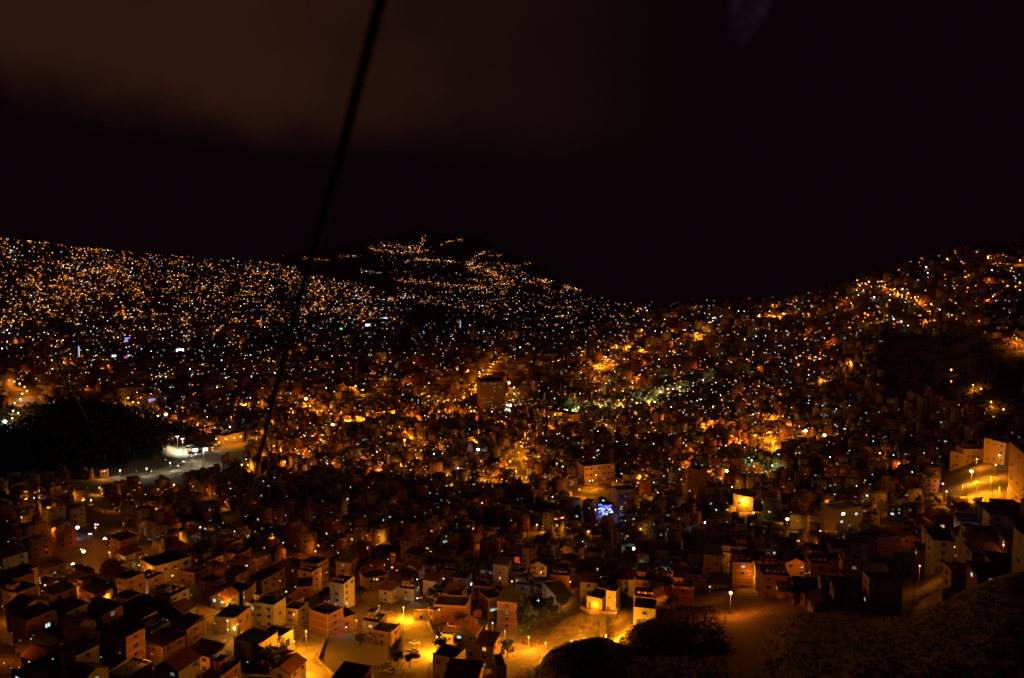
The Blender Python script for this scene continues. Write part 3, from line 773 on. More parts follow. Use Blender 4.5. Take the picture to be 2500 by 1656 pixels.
FH((1192,1512),(1232,1510),42,10,brick,2,label='red brick house with two pale lit windows behind the chimney',wins=[('f',.25,.45,2.2,1.2,'white'),('f',.5,.45,1.2,1.1,'teal')])
FH((1232,1508),(1268,1502),40,10,brick2,2,roof='gable',roofm=rust,label='brick gable house with one pale attic window',wins=[('f',.5,.86,2,1.6,'dim')])
FH((1432,1494),(1470,1495),26,10,cream,1,label='cream house block on the lit platform, left of the bright tower',wins=[('f',.2,.5,.8,.8,'dark')],bands=False)
FH((1479,1497),(1503,1497),44,6,white,2,label='bright white tower house at the head of the long stairway',wins=[('f',.35,.72,.5,.7,'dark')],bands=False,name='tower_house')
FH((949,1214),(972,1214),34,9,cream,2,label='narrow cream house front blazing amber above the dark town',wins=[('f',.5,.3,1.4,1.4,'dark')],bands=False)
FH((1427,1184),(1500,1182),40,16,ochre,3,label='three-storey ochre block with rows of windows behind the lit slab',wins=[('f',(i+.5)/7,(j+.55)/3,2.2,1.6,'dim' if (i+j)%4==0 else 'dark') for i in range(7) for j in range(3)],name='apartment_block',cat='apartment block')
FH((1506,1236),(1550,1238),34,12,ochre,2,label='rounded ochre block standing beside the blue lit fairground',lit=0)
FH((1790,1252),(1838,1250),34,12,cream,2,label='cream house glowing amber under the most glaring street lamp',wins=[('f',.3,.55,1.4,1.2,'dark'),('f',.7,.3,1.4,1.2,'dark')])
FH((1846,1238),(1858,1236),34,8,ochre,2,label='narrow ochre house stuck to the house with the glaring lamp',lit=0)
FH((2105,1366),(2140,1372),46,11,redp,3,label='dull red tall house side wall beside an orange lit wall',lit=0)
FH((2140,1372),(2172,1364),44,10,ochre,3,label='orange lit ochre house wall with smooth blank face on the dark slope',wins=[],door=False,bands=False)
FH((2476,1346),(2515,1356),26,9,ochre,1,label='orange lit wall house cut by the frame below the slope',wins=[],bands=False)
FH((2456,1236),(2540,1262),104,14,ochre,4,label='four-storey ochre apartment building overlooking the lit lot',wins=[('f',(i+.5)/5,(j+.55)/4,2.0,1.6,'dim' if (i+2*j)%5==0 else 'dark') for i in range(5) for j in range(4)],name='apartment_block',cat='apartment block')
FH((2318,1152),(2350,1140),32,10,ochre,2,label='ochre house at the upper corner of the lit lot',lit=0)
FH((2350,1140),(2400,1122),26,10,ochre,2,label='ochre terrace house under the eave lamp above the lit lot',wins=[('f',.25,.5,1.5,1.6,'dark'),('f',.5,.5,1.5,1.6,'dark'),('f',.75,.5,1.5,1.6,'dark')])
FH((2400,1130),(2452,1136),40,10,ochre,3,label='stepped ochre house climbing behind the lit lot',lit=1)
FH((546,1082),(596,1078),17,12,ochre,1,label='long orange lit service building beyond the toll station',wins=[('f',.2,.5,2.5,2,'warm'),('f',.5,.5,2.5,2,'warm'),('f',.8,.5,2.5,2,'warm')],bands=False)
FH((245,1167),(266,1166),14,8,ochre,1,label='yellow lit gatehouse where the toll road meets the ramp',wins=[('f',.3,.55,1.6,1.4,'dark'),('f',.7,.55,1.6,1.4,'dark')],bands=False)
FH((1733,1346),(1748,1350),22,8,ochre,1,roof='shed',label='small orange lit house beside the cold white street lamp glow',lit=0)
FH((726,1478),(763,1478),36,11,redp,3,label='dark red three-storey house above the amber strip wall',lit=0)
FH((893,1443),(948,1438),24,9,brick2,2,label='brick terrace lit by the tall lamp post before its wall',lit=0)
FH((640,1452),(696,1436),27,9,cream,2,label='cream house dimly lit above the lamp at its corner',lit=0)
FH((776,1424),(802,1416),38,10,brick2,3,label='pale brick block with a grid of dark windows in the middle slope',lit=0,wins=[('f',(i+.5)/4,(j+.55)/3,1.2,1.1,'dark') for i in range(4) for j in range(3)])
FH((2040,1312),(2104,1300),52,12,grey,3,label='grey apartment house with scattered cold white windows and one blue window',wins=[('f',.25,.85,2.4,1.5,'bright'),('f',.2,.55,1.8,1.2,'white'),('f',.75,.78,1.8,1.4,'white'),('f',.5,.35,2.0,1.2,'dim'),('f',.05,.2,1.6,1.2,'blue'),('f',.55,.1,1.6,1.2,'dim')],name='apartment_block',cat='apartment block')
FH((1600,1238),(1613,1238),24,6,ochre,2,label='slim orange lit house wall between dark roofs',wins=[],bands=False)
FH((1703,1222),(1733,1222),26,8,redp,2,roof='gable',roofm=rust,label='orange lit gable house beside the dim tower wall',lit=0)
FH((1677,1228),(1702,1230),72,10,brick2,5,label='tall dim brick apartment house with one white lamp above it',lit=1,name='apartment_block',cat='apartment block')
FH((1172,1012),(1232,1010),72,40,brick2,9,label='large dark brick apartment slab with a lit street along its flank',wins=[('f',random.random()*.9+.05,(random.randrange(9)+.5)/9,2.2,1.6,'dim') for i in range(16)],name='apartment_block',cat='apartment block')
FH((1190,1470),(1198,1470),10,2,ochre,1,label='stub of an ochre wall behind the kiosk',wins=[],door=False,bands=False)
FH((1330,1352),(1338,1350),6,3,brick,1,label='tiny brick shed below the lane lamp',wins=[],door=False,bands=False)
FH((1255,1396),(1270,1396),30,8,ochre,3,label='tall house with a bright orange upper corner, below the dark roofs',wins=[],bands=False)
FH((1330,1020),(1372,1024),14,14,ochre,2,label='long amber lit house row above the black grove',lit=0)
FH((1372,1036),(1398,1042),26,12,ochre,2,label='amber lit house at the end of the long lit row',lit=0)
FH((914,1025),(965,1020),16,12,ochre,2,label='amber facade with many small windows over a dark dome of trees',wins=[('f',(i+.5)/7,(j+.5)/2,1.6,1.6,'dark') for i in range(7) for j in range(2)])

# free-standing walls
def wall_thing(name, pts, hpx, m, label, t=0.35):
    P = [G(*p) for p in pts]
    L = []
    for a, b in zip(P[:-1], P[1:]):
        n = max(1, int(np.linalg.norm(b - a) / 3))
        L += [a + (b - a) * k / n for k in range(n)]
    L.append(P[-1])
    d = np.linalg.norm(P[0] - np.array([0, 0, CAMZ]))
    H = hpx * d / FPX / 0.92
    o0 = Vector(P[0])
    b = MB()
    vs, fs = [], []
    for i, p in enumerate(L):
        q = L[min(i + 1, len(L) - 1)] - L[max(i - 1, 0)]
        n = np.array([-q[1], q[0]]) / (math.hypot(q[0], q[1]) + 1e-9) * t / 2
        z = float(hh(p[0], p[1]))
        for s, zz in ((-1, z - 2), (1, z - 2), (1, z + H), (-1, z + H)):
            vs.append((p[0] + s * n[0] - o0.x, p[1] + s * n[1] - o0.y, zz - o0.z))
    for i in range(len(L) - 1):
        for k in range(4):
            fs.append((i * 4 + k, i * 4 + (k + 1) % 4, i * 4 + 4 + (k + 1) % 4, i * 4 + 4 + k))
    fs += [(0, 1, 2, 3), tuple(len(L) * 4 - 4 + k for k in (3, 2, 1, 0))]
    b.add(vs, fs)
    cp = MB()
    for i in range(len(L) - 1):
        a, c = L[i], L[i + 1]
        m_ = (a + c) / 2
        cp.box((m_[0] - o0.x, m_[1] - o0.y, (float(hh(a[0], a[1])) + float(hh(c[0], c[1]))) / 2 + H + 0.06 - o0.z), (math.hypot(c[0] - a[0], c[1] - a[1]), t + 0.14, 0.14), 0, math.atan2(c[1] - a[1], c[0] - a[0]))
    o = thing(name, 'wall', o0, 0, label)
    link('masonry', b.mesh('masonry', m), o)
    link('coping', cp.mesh('coping', concrete), o)
    return o
wall_thing('boundary_wall', [(1427,1352),(1437,1345),(1470,1328)], 12, ochre, 'bent orange lit garden wall on the middle slope')
wall_thing('boundary_wall', [(1505,1500),(1514,1488),(1524,1468)], 13, cream, 'slanting lit parapet wall beside the bright tower house')
wall_thing('boundary_wall', [(1418,1488),(1440,1500),(1478,1500),(1504,1500)], 7, cream, 'low lit terrace wall at the edge of the platform')
wall_thing('boundary_wall', [(985,1500),(984,1545),(985,1610)], 9, concrete, 'long retaining wall along the dark side of the car yard')
wall_thing('boundary_wall', [(1046,1520),(1056,1552),(1062,1575)], 8, white, 'pale low wall on the far side of the car yard')
wall_thing('boundary_wall', [(802,1550),(786,1585),(775,1618),(800,1640),(840,1672)], 7, concrete, 'court wall running beside the bright steep road')
wall_thing('boundary_wall', [(745,1548),(725,1580),(712,1606)], 7, cream, 'cream wall edging the outer side of the steep road')
wall_thing('boundary_wall', [(716,1552),(640,1578)], 9, cream, 'long dim wall above the two workshops')
wall_thing('boundary_wall', [(686,1494),(728,1478)], 8, ochre, 'amber strip wall on the slope below the red house')
wall_thing('boundary_wall', [(1158,1344),(1205,1322)], 11, ochre, 'amber lit slanting wall in the middle of the dark slope')
wall_thing('boundary_wall', [(1268,1402),(1290,1414),(1315,1408),(1326,1400)], 5, ochre, 'curved low lane wall ending at a street lamp')
wall_thing('boundary_wall', [(2346,1246),(2390,1256),(2428,1266)], 5, ochre, 'low orange lit parapet below the lit lot')
wall_thing('boundary_wall', [(2226,1492),(2262,1482),(2300,1468),(2318,1458)], 16, ochre, 'amber lit wall beneath the curved street lamp above black slope')
wall_thing('boundary_wall', [(2445,1232),(2500,1250)], 4, concrete, 'thin pale kerb wall in front of the apartment building')
wall_thing('boundary_wall', [(330,1446),(352,1462),(384,1460)], 5, brick, 'low brick wall below the cobbled square')
wall_thing('boundary_wall', [(110,1325),(150,1306),(190,1293)], 11, cream, 'long amber facade wall climbing to the violet white light')
wall_thing('boundary_wall', [(1250,1470),(1300,1452)], 7, ochre, 'short amber wall by the white glow and the long cream house')

# ------------------------------------------------------------------ landmarks built by hand
def gz(x, y):
    return float(hh(x, y))
# stairway from the black slope up to the tower house
v = px_dir(1481, 900); q = math.hypot(v[0], v[1]); A = np.array([v[0] / q * 284, v[1] / q * 284, gz(v[0] / q * 284, v[1] / q * 284)]); B = G(1471, 1501)
st = thing('stairway', 'stairway', tuple(A), 0, 'long straight concrete stairway climbing the lit rock to the tower house')
b = MB(); n = 34
dv = B - A
ln = math.hypot(dv[0], dv[1]); ux = dv[:2] / ln; pxn = np.array([-ux[1], ux[0]])
rz = math.atan2(pxn[1], pxn[0])
for k in range(n):
    f = (k + .5) / n
    b.box((dv[0] * f, dv[1] * f, dv[2] * f - 0.5 + 0.3), (2.6, ln / n + 0.02, 1.4), 0, rz)
link('steps', b.mesh('steps', pale_conc), st)
for s in (-1, 1):
    r = MB()
    q = pxn * 1.35 * s
    r.tube([(q[0], q[1], 1.1), (q[0] + dv[0], q[1] + dv[1], dv[2] + 1.6)], 0.05, 6)
    for k in range(8):
        f = k / 7
        r.tube([(q[0] + dv[0] * f, q[1] + dv[1] * f, dv[2] * f - .2), (q[0] + dv[0] * f, q[1] + dv[1] * f, dv[2] * f + 1.1 + .5 * f)], 0.04, 5)
    link('handrail', r.mesh('handrail', steel), st)
# brick chimney stack
g = G(1196, 1503)
ch = thing('chimney_stack', 'chimney', tuple(g), 0, 'tall square brick chimney rising beside the orange kiosk')
HOUSES.append((g[0], g[1], 4))
link('shaft', MB().box((0, 0, 3.2), (1.5, 1.5, 8.4), 0, 0.4, 0.85).mesh('shaft', brick2), ch)
link('cap', MB().box((0, 0, 7.55), (1.7, 1.7, .3), 0, 0.4).box((0, 0, 7.9), (1.1, 1.1, .4), 0, 0.4).mesh('cap', concrete), ch)
# toll station
P0, P1 = G(455, 1106), G(522, 1101)
mid = (P0 + P1) / 2; v = P1 - P0; Lw = math.hypot(v[0], v[1]); yaw = math.atan2(v[1], v[0])
HOUSES.append((mid[0], mid[1], Lw * .6))
ts = thing('toll_station', 'toll station', (mid[0], mid[1], min(P0[2], P1[2])), yaw, 'toll station with dark canopy, red pillars and two glowing white booths')
link('canopy', MB().box((0, 0, 6.6), (Lw, 9, .9)).box((0, 0, 7.3), (Lw - 1.5, 7.5, .4)).mesh('canopy', dark), ts)
for u in (-.46, -.27, .27, .46):
    link('pillar', MB().box((u * Lw, 0, 3), (1.6, 1.6, 6.4)).mesh('pillar', redp), ts)
panel = emit('booth_light', (1.0, 0.95, 0.85), 2.6)
for u in (-.17, .2):
    bo = link('booth', MB().box((u * Lw, 0, 2.2), (5.0, 3.0, 5.0)).mesh('booth', white), ts)
    link('lit_panel', MB().box((u * Lw, -1.55, 2.9), (4.6, .08, 3.2)).mesh('lit_panel', panel), bo)
for u in (-.46, .46):
    for zz in (1.5, 4.2):
        link('signal_light', MB().ball((u * Lw, -1.05, zz), .5).mesh('signal_light', emit('signal_glow', (1, .35, .15), 6)), ts)
def mast(px, py, top, label, col='w', e=6000, heads=3):
    g = G(px, py)
    d = np.linalg.norm(g - np.array([0, 0, CAMZ]))
    H = (py - top) * d / FPX / .95
    o = thing('floodlight_mast', 'floodlight', tuple(g), -math.atan2(g[0], g[1]), label)
    link('pole', MB().tube([(0, 0, -.5), (0, 0, H * .5), (0, 0, H)], .22, 8, r2=.12).mesh('pole', steel), o)
    link('crossbar', MB().box((0, 0, H), (3.2, .2, .25)).mesh('crossbar', steel), o)
    for k in range(heads):
        x = (k - (heads - 1) / 2) * 1.2
        hd = link('floodlight_head', MB().box((x, -.2, H + .35), (.9, .5, .6), taper=.8).mesh('floodlight_head', dark), o)
        link('lens', MB().box((x, -.5, H + .3), (.8, .1, .5)).mesh('lens', emit('flood_lens', (.85, 1, .95), 5, 'NONE')), hd)
    l = bpy.data.lights.new('flood_light', 'SPOT')
    l.energy, l.color, l.spot_size, l.spot_blend, l.shadow_soft_size = e, (1.0, .93, .74), R(125), .5, .4
    link('flood_light', l, o, (0, -1.0, H - .2))
mast(434, 1098, 1070, 'tall floodlight mast nearer the wooded hill at the toll forecourt', e=40000)
mast(447, 1106, 1076, 'tall floodlight mast nearest the toll station canopy', e=40000)
mast(498, 1140, 1105, 'dim twin mast with one white lamp in front of the toll booths', e=12000, heads=1)
# fairground rig: blue, violet and white lights on a frame
P = G(1480, 1256)
fr = thing('light_rig', 'fairground ride', tuple(P), -.3, 'frame covered in blue and violet lights beside the lit slab')
HOUSES.append((P[0], P[1], 9))
sc_ = np.linalg.norm(P - np.array([0, 0, CAMZ])) / FPX
b = MB()
for x in (-4.5, -1.5, 1.5, 4.5):
    for y in (-3, 3):
        b.tube([(x, y, -1), (x, y, 8.5)], .09, 6)
for zz in (3, 6, 8.5):
    for y in (-3, 3):
        b.tube([(-4.5, y, zz), (4.5, y, zz)], .07, 6)
    for x in (-4.5, 4.5):
        b.tube([(x, -3, zz), (x, 3, zz)], .07, 6)
link('frame', b.mesh('frame', steel), fr)
cols = [emit('rig_blue', (.06, .08, 1.0), 7), emit('rig_violet', (.45, .3, 1.0), 3.0), emit('rig_white', (.8, .85, 1.0), 4.0), emit('rig_cyan', (.15, .55, 1.0), 2.5)]
rr = random.Random(3)
for k in range(46):
    x, zz = rr.uniform(-5, 5), rr.uniform(.5, 9)
    m_ = cols[0] if zz > 5 and rr.random() < .75 else rr.choice(cols)
    bb = MB().box((x, -3.2, zz), (rr.uniform(.5, 1.5), .2, rr.uniform(.25, .6)), 0, rr.uniform(-.3, .3))
    link('light_strip', bb.mesh('light_strip', m_), fr)
link('canopy', MB().box((0, 0, 9.2), (10, 7, .5), taper=.6).mesh('canopy', bluep), fr)
for e_, x, c_ in ((2500, -2, (.15, .15, 1)), (2500, 3, (.4, .3, 1))):
    l = bpy.data.lights.new('rig_light', 'POINT'); l.energy, l.color, l.shadow_soft_size = e_, c_, .5
    link('rig_light', l, fr, (x, -4.6, 4))
# billboards, screens and lit towers of the centre
def sign(name, px, py, wpx, hpx, col, s, base, label, cat='billboard'):
    g = G(px, base)
    d = np.linalg.norm(g - np.array([0, 0, CAMZ]))
    k = d / FPX
    w, h_ = wpx * k, hpx * k
    zc = CAMZ - (math.hypot(g[0], g[1])) * (py - HORIZON) / FPX / math.cos(0.0)
    o = thing(name, cat, tuple(g), -math.atan2(g[0], g[1]), label)
    zr = max(h_ / 2 + 2, zc - g[2])
    link('screen', MB().box((0, -.9, zr), (w, .3, h_)).mesh('screen', emit('screen_' + name + '_%d' % px, col, s)), o)
    link('cabinet', MB().box((0, 0, zr), (w + .8, 1.4, h_ + .8)).mesh('cabinet', dark), o)
    link('support', MB().box((-w * .3, .3, zr / 2 - 1), (.8, .8, zr + 2)).box((w * .3, .3, zr / 2 - 1), (.8, .8, zr + 2)).mesh('support', steel), o)
sign('led_screen', 312, 824, 11, 9, (.18, .2, 1.0), 1.6, 836, 'square bright blue advertising screen high over the dark city centre')
sign('floodlit_stadium_panel', 440, 853, 15, 9, (.75, 1.0, 1.0), 6, 864, 'glaring pale cyan glowing panel for the floodlit stadium in the city centre')  # glowing panel stands in for the floodlit stadium
sign('white_sign', 279, 868, 9, 12, (1, .92, .95), 1.2, 882, 'small pale white sign close to the red and blue sign', 'sign')
sign('red_blue_sign', 307, 869, 6, 7, (.8, .05, .35), 1.2, 880, 'small red and blue sign close to a pale white sign', 'sign')
sign('white_roof_sign', 317, 861, 9, 4, (.85, 1, .95), .9, 873, 'flat pale greenish sign over the red and blue sign', 'sign')
sign('violet_sign', 372, 968, 15, 8, (.35, .38, 1.0), .8, 985, 'violet blue lit shop sign above the end of the upper road', 'sign')
sign('green_sign', 833, 799, 6, 4, (.1, 1, .25), 1.2, 808, 'green rooftop sign in the far city centre', 'sign')
sign('white_sign', 898, 791, 11, 5, (.8, .95, 1), 3, 803, 'flat white rooftop sign, lower of the two far bright ones', 'sign')
sign('blue_sign', 940, 776, 12, 4, (.5, .6, 1), 3, 789, 'flat bluish rooftop sign, upper of the two far bright ones', 'sign')
sign('white_sign', 1264, 990, 1, 1, (.8, .95, 1), 1, 1000, 'tiny white shop sign at the foot of the lit street', 'sign')
sign('white_sign', 128, 887, 10, 7, (.6, .65, 1), 2.4, 894, 'small violet white sign beside the lit low hall', 'sign')

# blocks of flats in the city centre
TOW = [(185, 880, 24, 34), (160, 885, 20, 30), (120, 880, 30, 26), (60, 888, 26, 22), (240, 850, 20, 32), (262, 862, 22, 36), (345, 850, 20, 30), (400, 870, 34, 22), (505, 830, 20, 34), (560, 838, 18, 34),
       (600, 836, 24, 30), (640, 838, 22, 34), (672, 818, 26, 28), (720, 845, 26, 34), (745, 842, 18, 40), (810, 845, 20, 34), (850, 848, 22, 30), (900, 838, 18, 32), (965, 838, 18, 38), (1010, 836, 20, 32), (1060, 842, 20, 28),
       (1122, 808, 12, 28), (1150, 838, 20, 34), (1190, 850, 18, 30), (1245, 832, 20, 26), (1300, 838, 18, 26), (480, 870, 24, 28), (690, 880, 26, 30), (930, 890, 24, 30), (1080, 880, 24, 30), (205, 900, 26, 24), (1000, 975, 30, 30), (905, 905, 22, 26)]
for i, (px, py, wpx, hpx) in enumerate(TOW):
    g = G(px, py)
    if g is None:
        continue
    d = np.linalg.norm(g - np.array([0, 0, CAMZ])); k = d / FPX
    w, H = wpx * k, hpx * k
    dd = w * random.uniform(.6, 1)
    HOUSES.append((g[0], g[1], w * .7))
    wm, wn = random.choice([(grey, 'grey'), (cream, 'cream'), (brick, 'brick'), (white, 'pale'), (brick2, 'pale brick')])
    ns = max(4, int(H / 3.2))
    o = thing('apartment_tower', 'apartment tower', (g[0], g[1], g[2]), -math.atan2(g[0], g[1]) + random.uniform(-.5, .5), None, 'apartment towers of the city centre', f'{wn} apartment tower with dark windows', 'tower')
    b = MB()
    b.box((0, 0, H / 2 - 5), (w, dd, H + 10), 0)
    for s in range(1, ns):
        b.box((0, 0, s * H / ns), (w + .3, dd + .3, .5), 1)
    link('wall', b.mesh('wall', [wm, concrete]), o)
    link('roof', MB().box((0, 0, H + .3), (w * 1.02, dd * 1.02, .6)).box((w * .15, 0, H + 1.8), (w * .35, dd * .4, 2.8)).mesh('roof', roofgrey), o)
    for k2 in range(random.randint(3, 7)):
        s = random.randrange(ns)
        wd_ = link('window', window_mesh(random.choice(['white', 'warm', 'dim', 'dim', 'white'])), o)
        wd_.location = (random.uniform(-.42, .42) * w, -dd / 2 - .05, (s + .5) * H / ns)
        wd_.scale = (random.uniform(1.5, 3.5), 1, 1.6)
    if px in (185, 1122):
        link('light_strip', MB().box((w * .3, -dd / 2 - .3, H * .5), (2.0, .4, H * .8)).mesh('light_strip', emit('tower_strip', (.55, .85, 1.0), .9)), o)

# ------------------------------------------------------------------ the rows of houses on the slopes
SLOPE_DARK = [(1240,1670),(1330,1592),(1400,1567),(1470,1556),(1490,1548),(1540,1540),(1600,1500),(1700,1480),(1750,1560),(1790,1700),(1240,1700)]
SLOPE_RIGHT = [(1850,1700),(1870,1560),(1930,1500),(2080,1480),(2160,1500),(2250,1503),(2330,1465),(2420,1425),(2520,1390),(2520,1700)]
WOOD = [(-60,1020),(0,1010),(120,992),(230,985),(330,997),(430,1032),(520,1062),(405,1075),(380,1118),(300,1138),(225,1148),(100,1172),(-60,1185)]
DARKHILL = [(2140,870),(2160,815),(2230,822),(2330,812),(2500,850),(2520,1010),(2380,1010),(2250,960),(2200,1000),(2160,950)]
GAPS = [[(225,1120),(425,1080),(425,1155),(225,1172)], [(215,1240),(225,1158),(400,1140),(480,1130),(600,1060),(605,1108),(480,1180),(400,1185),(275,1200)], [(1440,1240),(1520,1240),(1520,1292),(1455,1292)], [(960,1490),(1095,1500),(1105,1640),(1040,1710),(880,1710),(960,1600)], [(1270,1490),(1420,1440),(1420,1560),(1270,1610)], SLOPE_DARK, SLOPE_RIGHT, WOOD, DARKHILL, [(1280,1620),(1260,1545),(1400,1500),(1420,1470),(1540,1460),(1540,1560),(1400,1570)], [(1680,1740),(1690,1520),(1700,1440),(1850,1440),(1990,1490),(1910,1560),(1900,1740)], [(2090,1350),(2200,1350),(2200,1425),(2090,1425)], [(2190,1440),(2345,1415),(2345,1530),(2190,1530)], [(2300,1240),(2300,1130),(2450,1100),(2520,1240)],
        [(1400,1240),(1400,1185),(1500,1180),(1500,1265),(1460,1265)], [(400,1160),(400,1085),(600,1050),(600,1090),(480,1150)]]
def free(x, y, r, px, py):
    for p in GAPS:
        if inpoly(px, py, p):
            return False
    for hx, hy, hr in HOUSES:
        if abs(hx - x) < hr + r and abs(hy - y) < hr + r and math.hypot(hx - x, hy - y) < (hr + r) * .92:
            return False
    if np.min(np.hypot(LXY[:, 0] - x, LXY[:, 1] - y)) < r + 1.2:
        return False
    for L, w in ROADS:
        if np.min(np.hypot(L[:, 0] - x, L[:, 1] - y)) < w / 2 + r * .72:
            return False
    for pol in PATCHES:
        if inpoly(x, y, pol):
            return False
    return True
G0 = R(55 - 90)
def yaw_at(x, y):
    ps = G0 + 0.22 * math.sin(x / 140 + 1.0) + 0.2 * math.sin(y / 170) + random.uniform(-.05, .05)
    a = math.atan2(x, y)
    best, bd = 0, -9
    for k in range(4):
        yw = ps + k * math.pi / 2
        f = (math.sin(yw), -math.cos(yw))           # front direction
        dt = -(f[0] * math.sin(a) + f[1] * math.cos(a))
        if dt > bd:
            best, bd = yw, dt
    return best
for lx, ly, lz, px, py, p in LAMP_XYZ:
    for x, y, z, w, dd_, H, yw in HBOX:
        u, v = lx - x, ly - y
        a, b = u * math.cos(yw) + v * math.sin(yw), -u * math.sin(yw) + v * math.cos(yw)
        if abs(a) < w / 2 + .2 and abs(b) < dd_ / 2 + .2 and lz < z + H + .6:
            print('LAMP IN HOUSE', px, py, round(a, 1), round(b, 1), 'w d', round(w, 1), dd_, 'under', round(z + H - lz, 1))
LXY = np.array([q[:2] for q in LAMP_XYZ])
cells = []
S0 = 11.6
ca, sa = math.cos(R(35)), math.sin(R(35))
for i in range(-125, 126):
    for j in range(-125, 126):
        u, v = i * S0 + random.uniform(-1.5, 1.5), j * S0 + random.uniform(-1.5, 1.5)
        if i % 6 == 0:                               # alleys
            continue
        x, y = u * ca - v * sa, u * sa + v * ca
        d = math.hypot(x, y)
        if y < 150 or d < 215 or d > 1250 or abs(math.atan2(x, y)) > R(36):
            continue
        cells.append((d, x, y))
cells.sort()
picked, rest = [], []
for d, x, y in cells:
    z = gz(x, y)
    px, py = to_px((x, y, z))
    if px < -60 or px > 2560 or py > 1720 or random.random() < .07:
        continue
    r = 5.2
    if not free(x, y, r, px, py):
        continue
    # hidden behind a nearer rise: leave out
    q = G(min(max(px, -80), 2580), py - 20)
    if len(picked) < 258:
        if q is None or abs(math.hypot(q[0], q[1]) - d) > 90:
            continue
        picked.append((x, y, z, d))
    else:
        rest.append((x, y, z, d))
STORN = {1: 'single-storey', 2: 'two-storey', 3: 'three-storey', 4: 'four-storey'}
for x, y, z, d in picked:
    rnd = random.Random(int(x * 13 + y * 7))
    w, dp = rnd.uniform(6.5, 10.5), rnd.uniform(6.5, 9.5)
    st_ = rnd.choice([1, 1, 2, 2, 2, 3, 3, 4])
    H = st_ * rnd.uniform(2.7, 3.1)
    yw = yaw_at(x, y)
    wm, wn = rnd.choice(WALLS)
    roof = rnd.choice(['flat', 'flat', 'flat', 'shed', 'shed', 'gable'])
    rfm = {'flat': roofgrey, 'shed': rnd.choice([tin, rust]), 'gable': rnd.choice([tile, rust])}[roof]
    a = math.atan2(x, y)
    sr = -(math.cos(yw) * math.sin(a) + math.sin(yw) * math.cos(a))
    side = 'r' if sr > 0 else 'l'
    lit = rnd.choice([0, 0, 0, 1, 1, 2])
    tank = roof == 'flat' and rnd.random() < .4
    ws = auto_windows(w, dp, H, st_, [side], lit, rnd)
    nl = sum(1 for q in ws if q[5] != 'dark')
    rn = {'flat': 'flat roof', 'shed': 'tin roof', 'gable': 'gable roof'}[roof]
    if rfm is rust and roof == 'shed':
        rn = 'rusty roof'
    ex = ' and tank' if tank else (' and lit window' if nl == 1 else ' and lit windows' if nl > 1 else '')
    zc = max(z, gz(x + 3, y + 3) - .5, gz(x - 3, y - 3) - .5)
    o = thing('house', 'house', (x, y, zc), yw, None, GH, f'{STORN[st_]} {wn} house with {rn}{ex}', 'house')
    build_house(o, w, dp, H, st_, wm, roof, ws, True, tank, 5.0, wm in (brick, brick2), rfm)
    if roof == 'flat' and rnd.random() < .5:
        rw, rd, rh = w * rnd.uniform(.35, .55), dp * rnd.uniform(.35, .55), 2.5
        link('rooftop_room', MB().box((0, 0, rh / 2), (rw, rd, rh), 0).box((0, 0, rh + .06), (rw + .5, rd + .5, .12), 1).box((rw * .1, -rd / 2 - .02, 1.0), (.8, .06, 1.9), 2).mesh('rooftop_room', [wm, tin, doorm]), o, (-w * .2, dp * .18, H))
    if roof == 'flat' and rnd.random() < .5:
        cl = MB()
        for sx in (-.38, .38):
            cl.tube([(sx * w, -dp * .3, H), (sx * w, -dp * .3, H + 2.0)], .05, 5, 0)
        for k in range(5):
            cl.box((w * (-.3 + .15 * k), -dp * .3, H + 1.5), (w * .1, .04, rnd.uniform(.6, 1.1)), 1 + k % 2)
        link('washing_line', cl.mesh('washing_line', [steel, white, redp]), o)
    HOUSES.append((x, y, 5.0))

# the crowd of further houses: one mass
def boxes_np(name, X, Y, Z, W, D, H, YAW, MI, mats, lit=None, kind='stuff'):
    n = len(X)
    cx = np.stack([-W / 2, W / 2, W / 2, -W / 2], 1); cy = np.stack([-D / 2, -D / 2, D / 2, D / 2], 1)
    c, s = np.cos(YAW)[:, None], np.sin(YAW)[:, None]
    wx, wy = X[:, None] + cx * c - cy * s, Y[:, None] + cx * s + cy * c
    lo = np.stack([wx, wy, np.repeat((Z - 6)[:, None], 4, 1)], 2); hi = np.stack([wx, wy, np.repeat((Z + H)[:, None], 4, 1)], 2)
    Vv = np.concatenate([lo, hi], 1).reshape(-1, 3)
    base = (np.arange(n) * 8)[:, None, None]
    q = np.array([[4, 5, 6, 7], [0, 1, 5, 4], [1, 2, 6, 5], [2, 3, 7, 6], [3, 0, 4, 7]])[None]
    Ff = (base + q).reshape(-1, 4)
    mi = np.stack([np.full(n, 0)] + [MI] * 4, 1).reshape(-1)
    VV, FF, MM = [Vv], [Ff], [mi]
    if lit is not None and len(lit):
        k = lit                                       # (house index, u, zfrac, w, h, material)
        hi_ = k[:, 0].astype(int)
        side = k[:, 6].astype(int)
        c, s = np.cos(YAW[hi_]), np.sin(YAW[hi_])
        def pt(du, dz):
            lx = np.where(side == 0, k[:, 1] * W[hi_] + du * k[:, 3] / 2, (W[hi_] / 2 + .12) * np.where(side == 2, -1, 1))
            ly = np.where(side == 0, -D[hi_] / 2 - .12, k[:, 1] * D[hi_] + du * k[:, 3] / 2)
            return np.stack([X[hi_] + lx * c - ly * s, Y[hi_] + lx * s + ly * c, Z[hi_] + H[hi_] * k[:, 2] + dz * k[:, 4] / 2], 1)
        Wv = np.stack([pt(-1, -1), pt(1, -1), pt(1, 1), pt(-1, 1)], 1).reshape(-1, 3)
        VV.append(Wv)
        FF.append(len(Vv) + np.arange(len(k) * 4).reshape(-1, 4)); MM.append(k[:, 5].astype(int))
    o = link(name, npmesh(name, np.concatenate(VV), np.concatenate(FF), np.concatenate(MM), mats))
    o['kind'] = kind
    return o
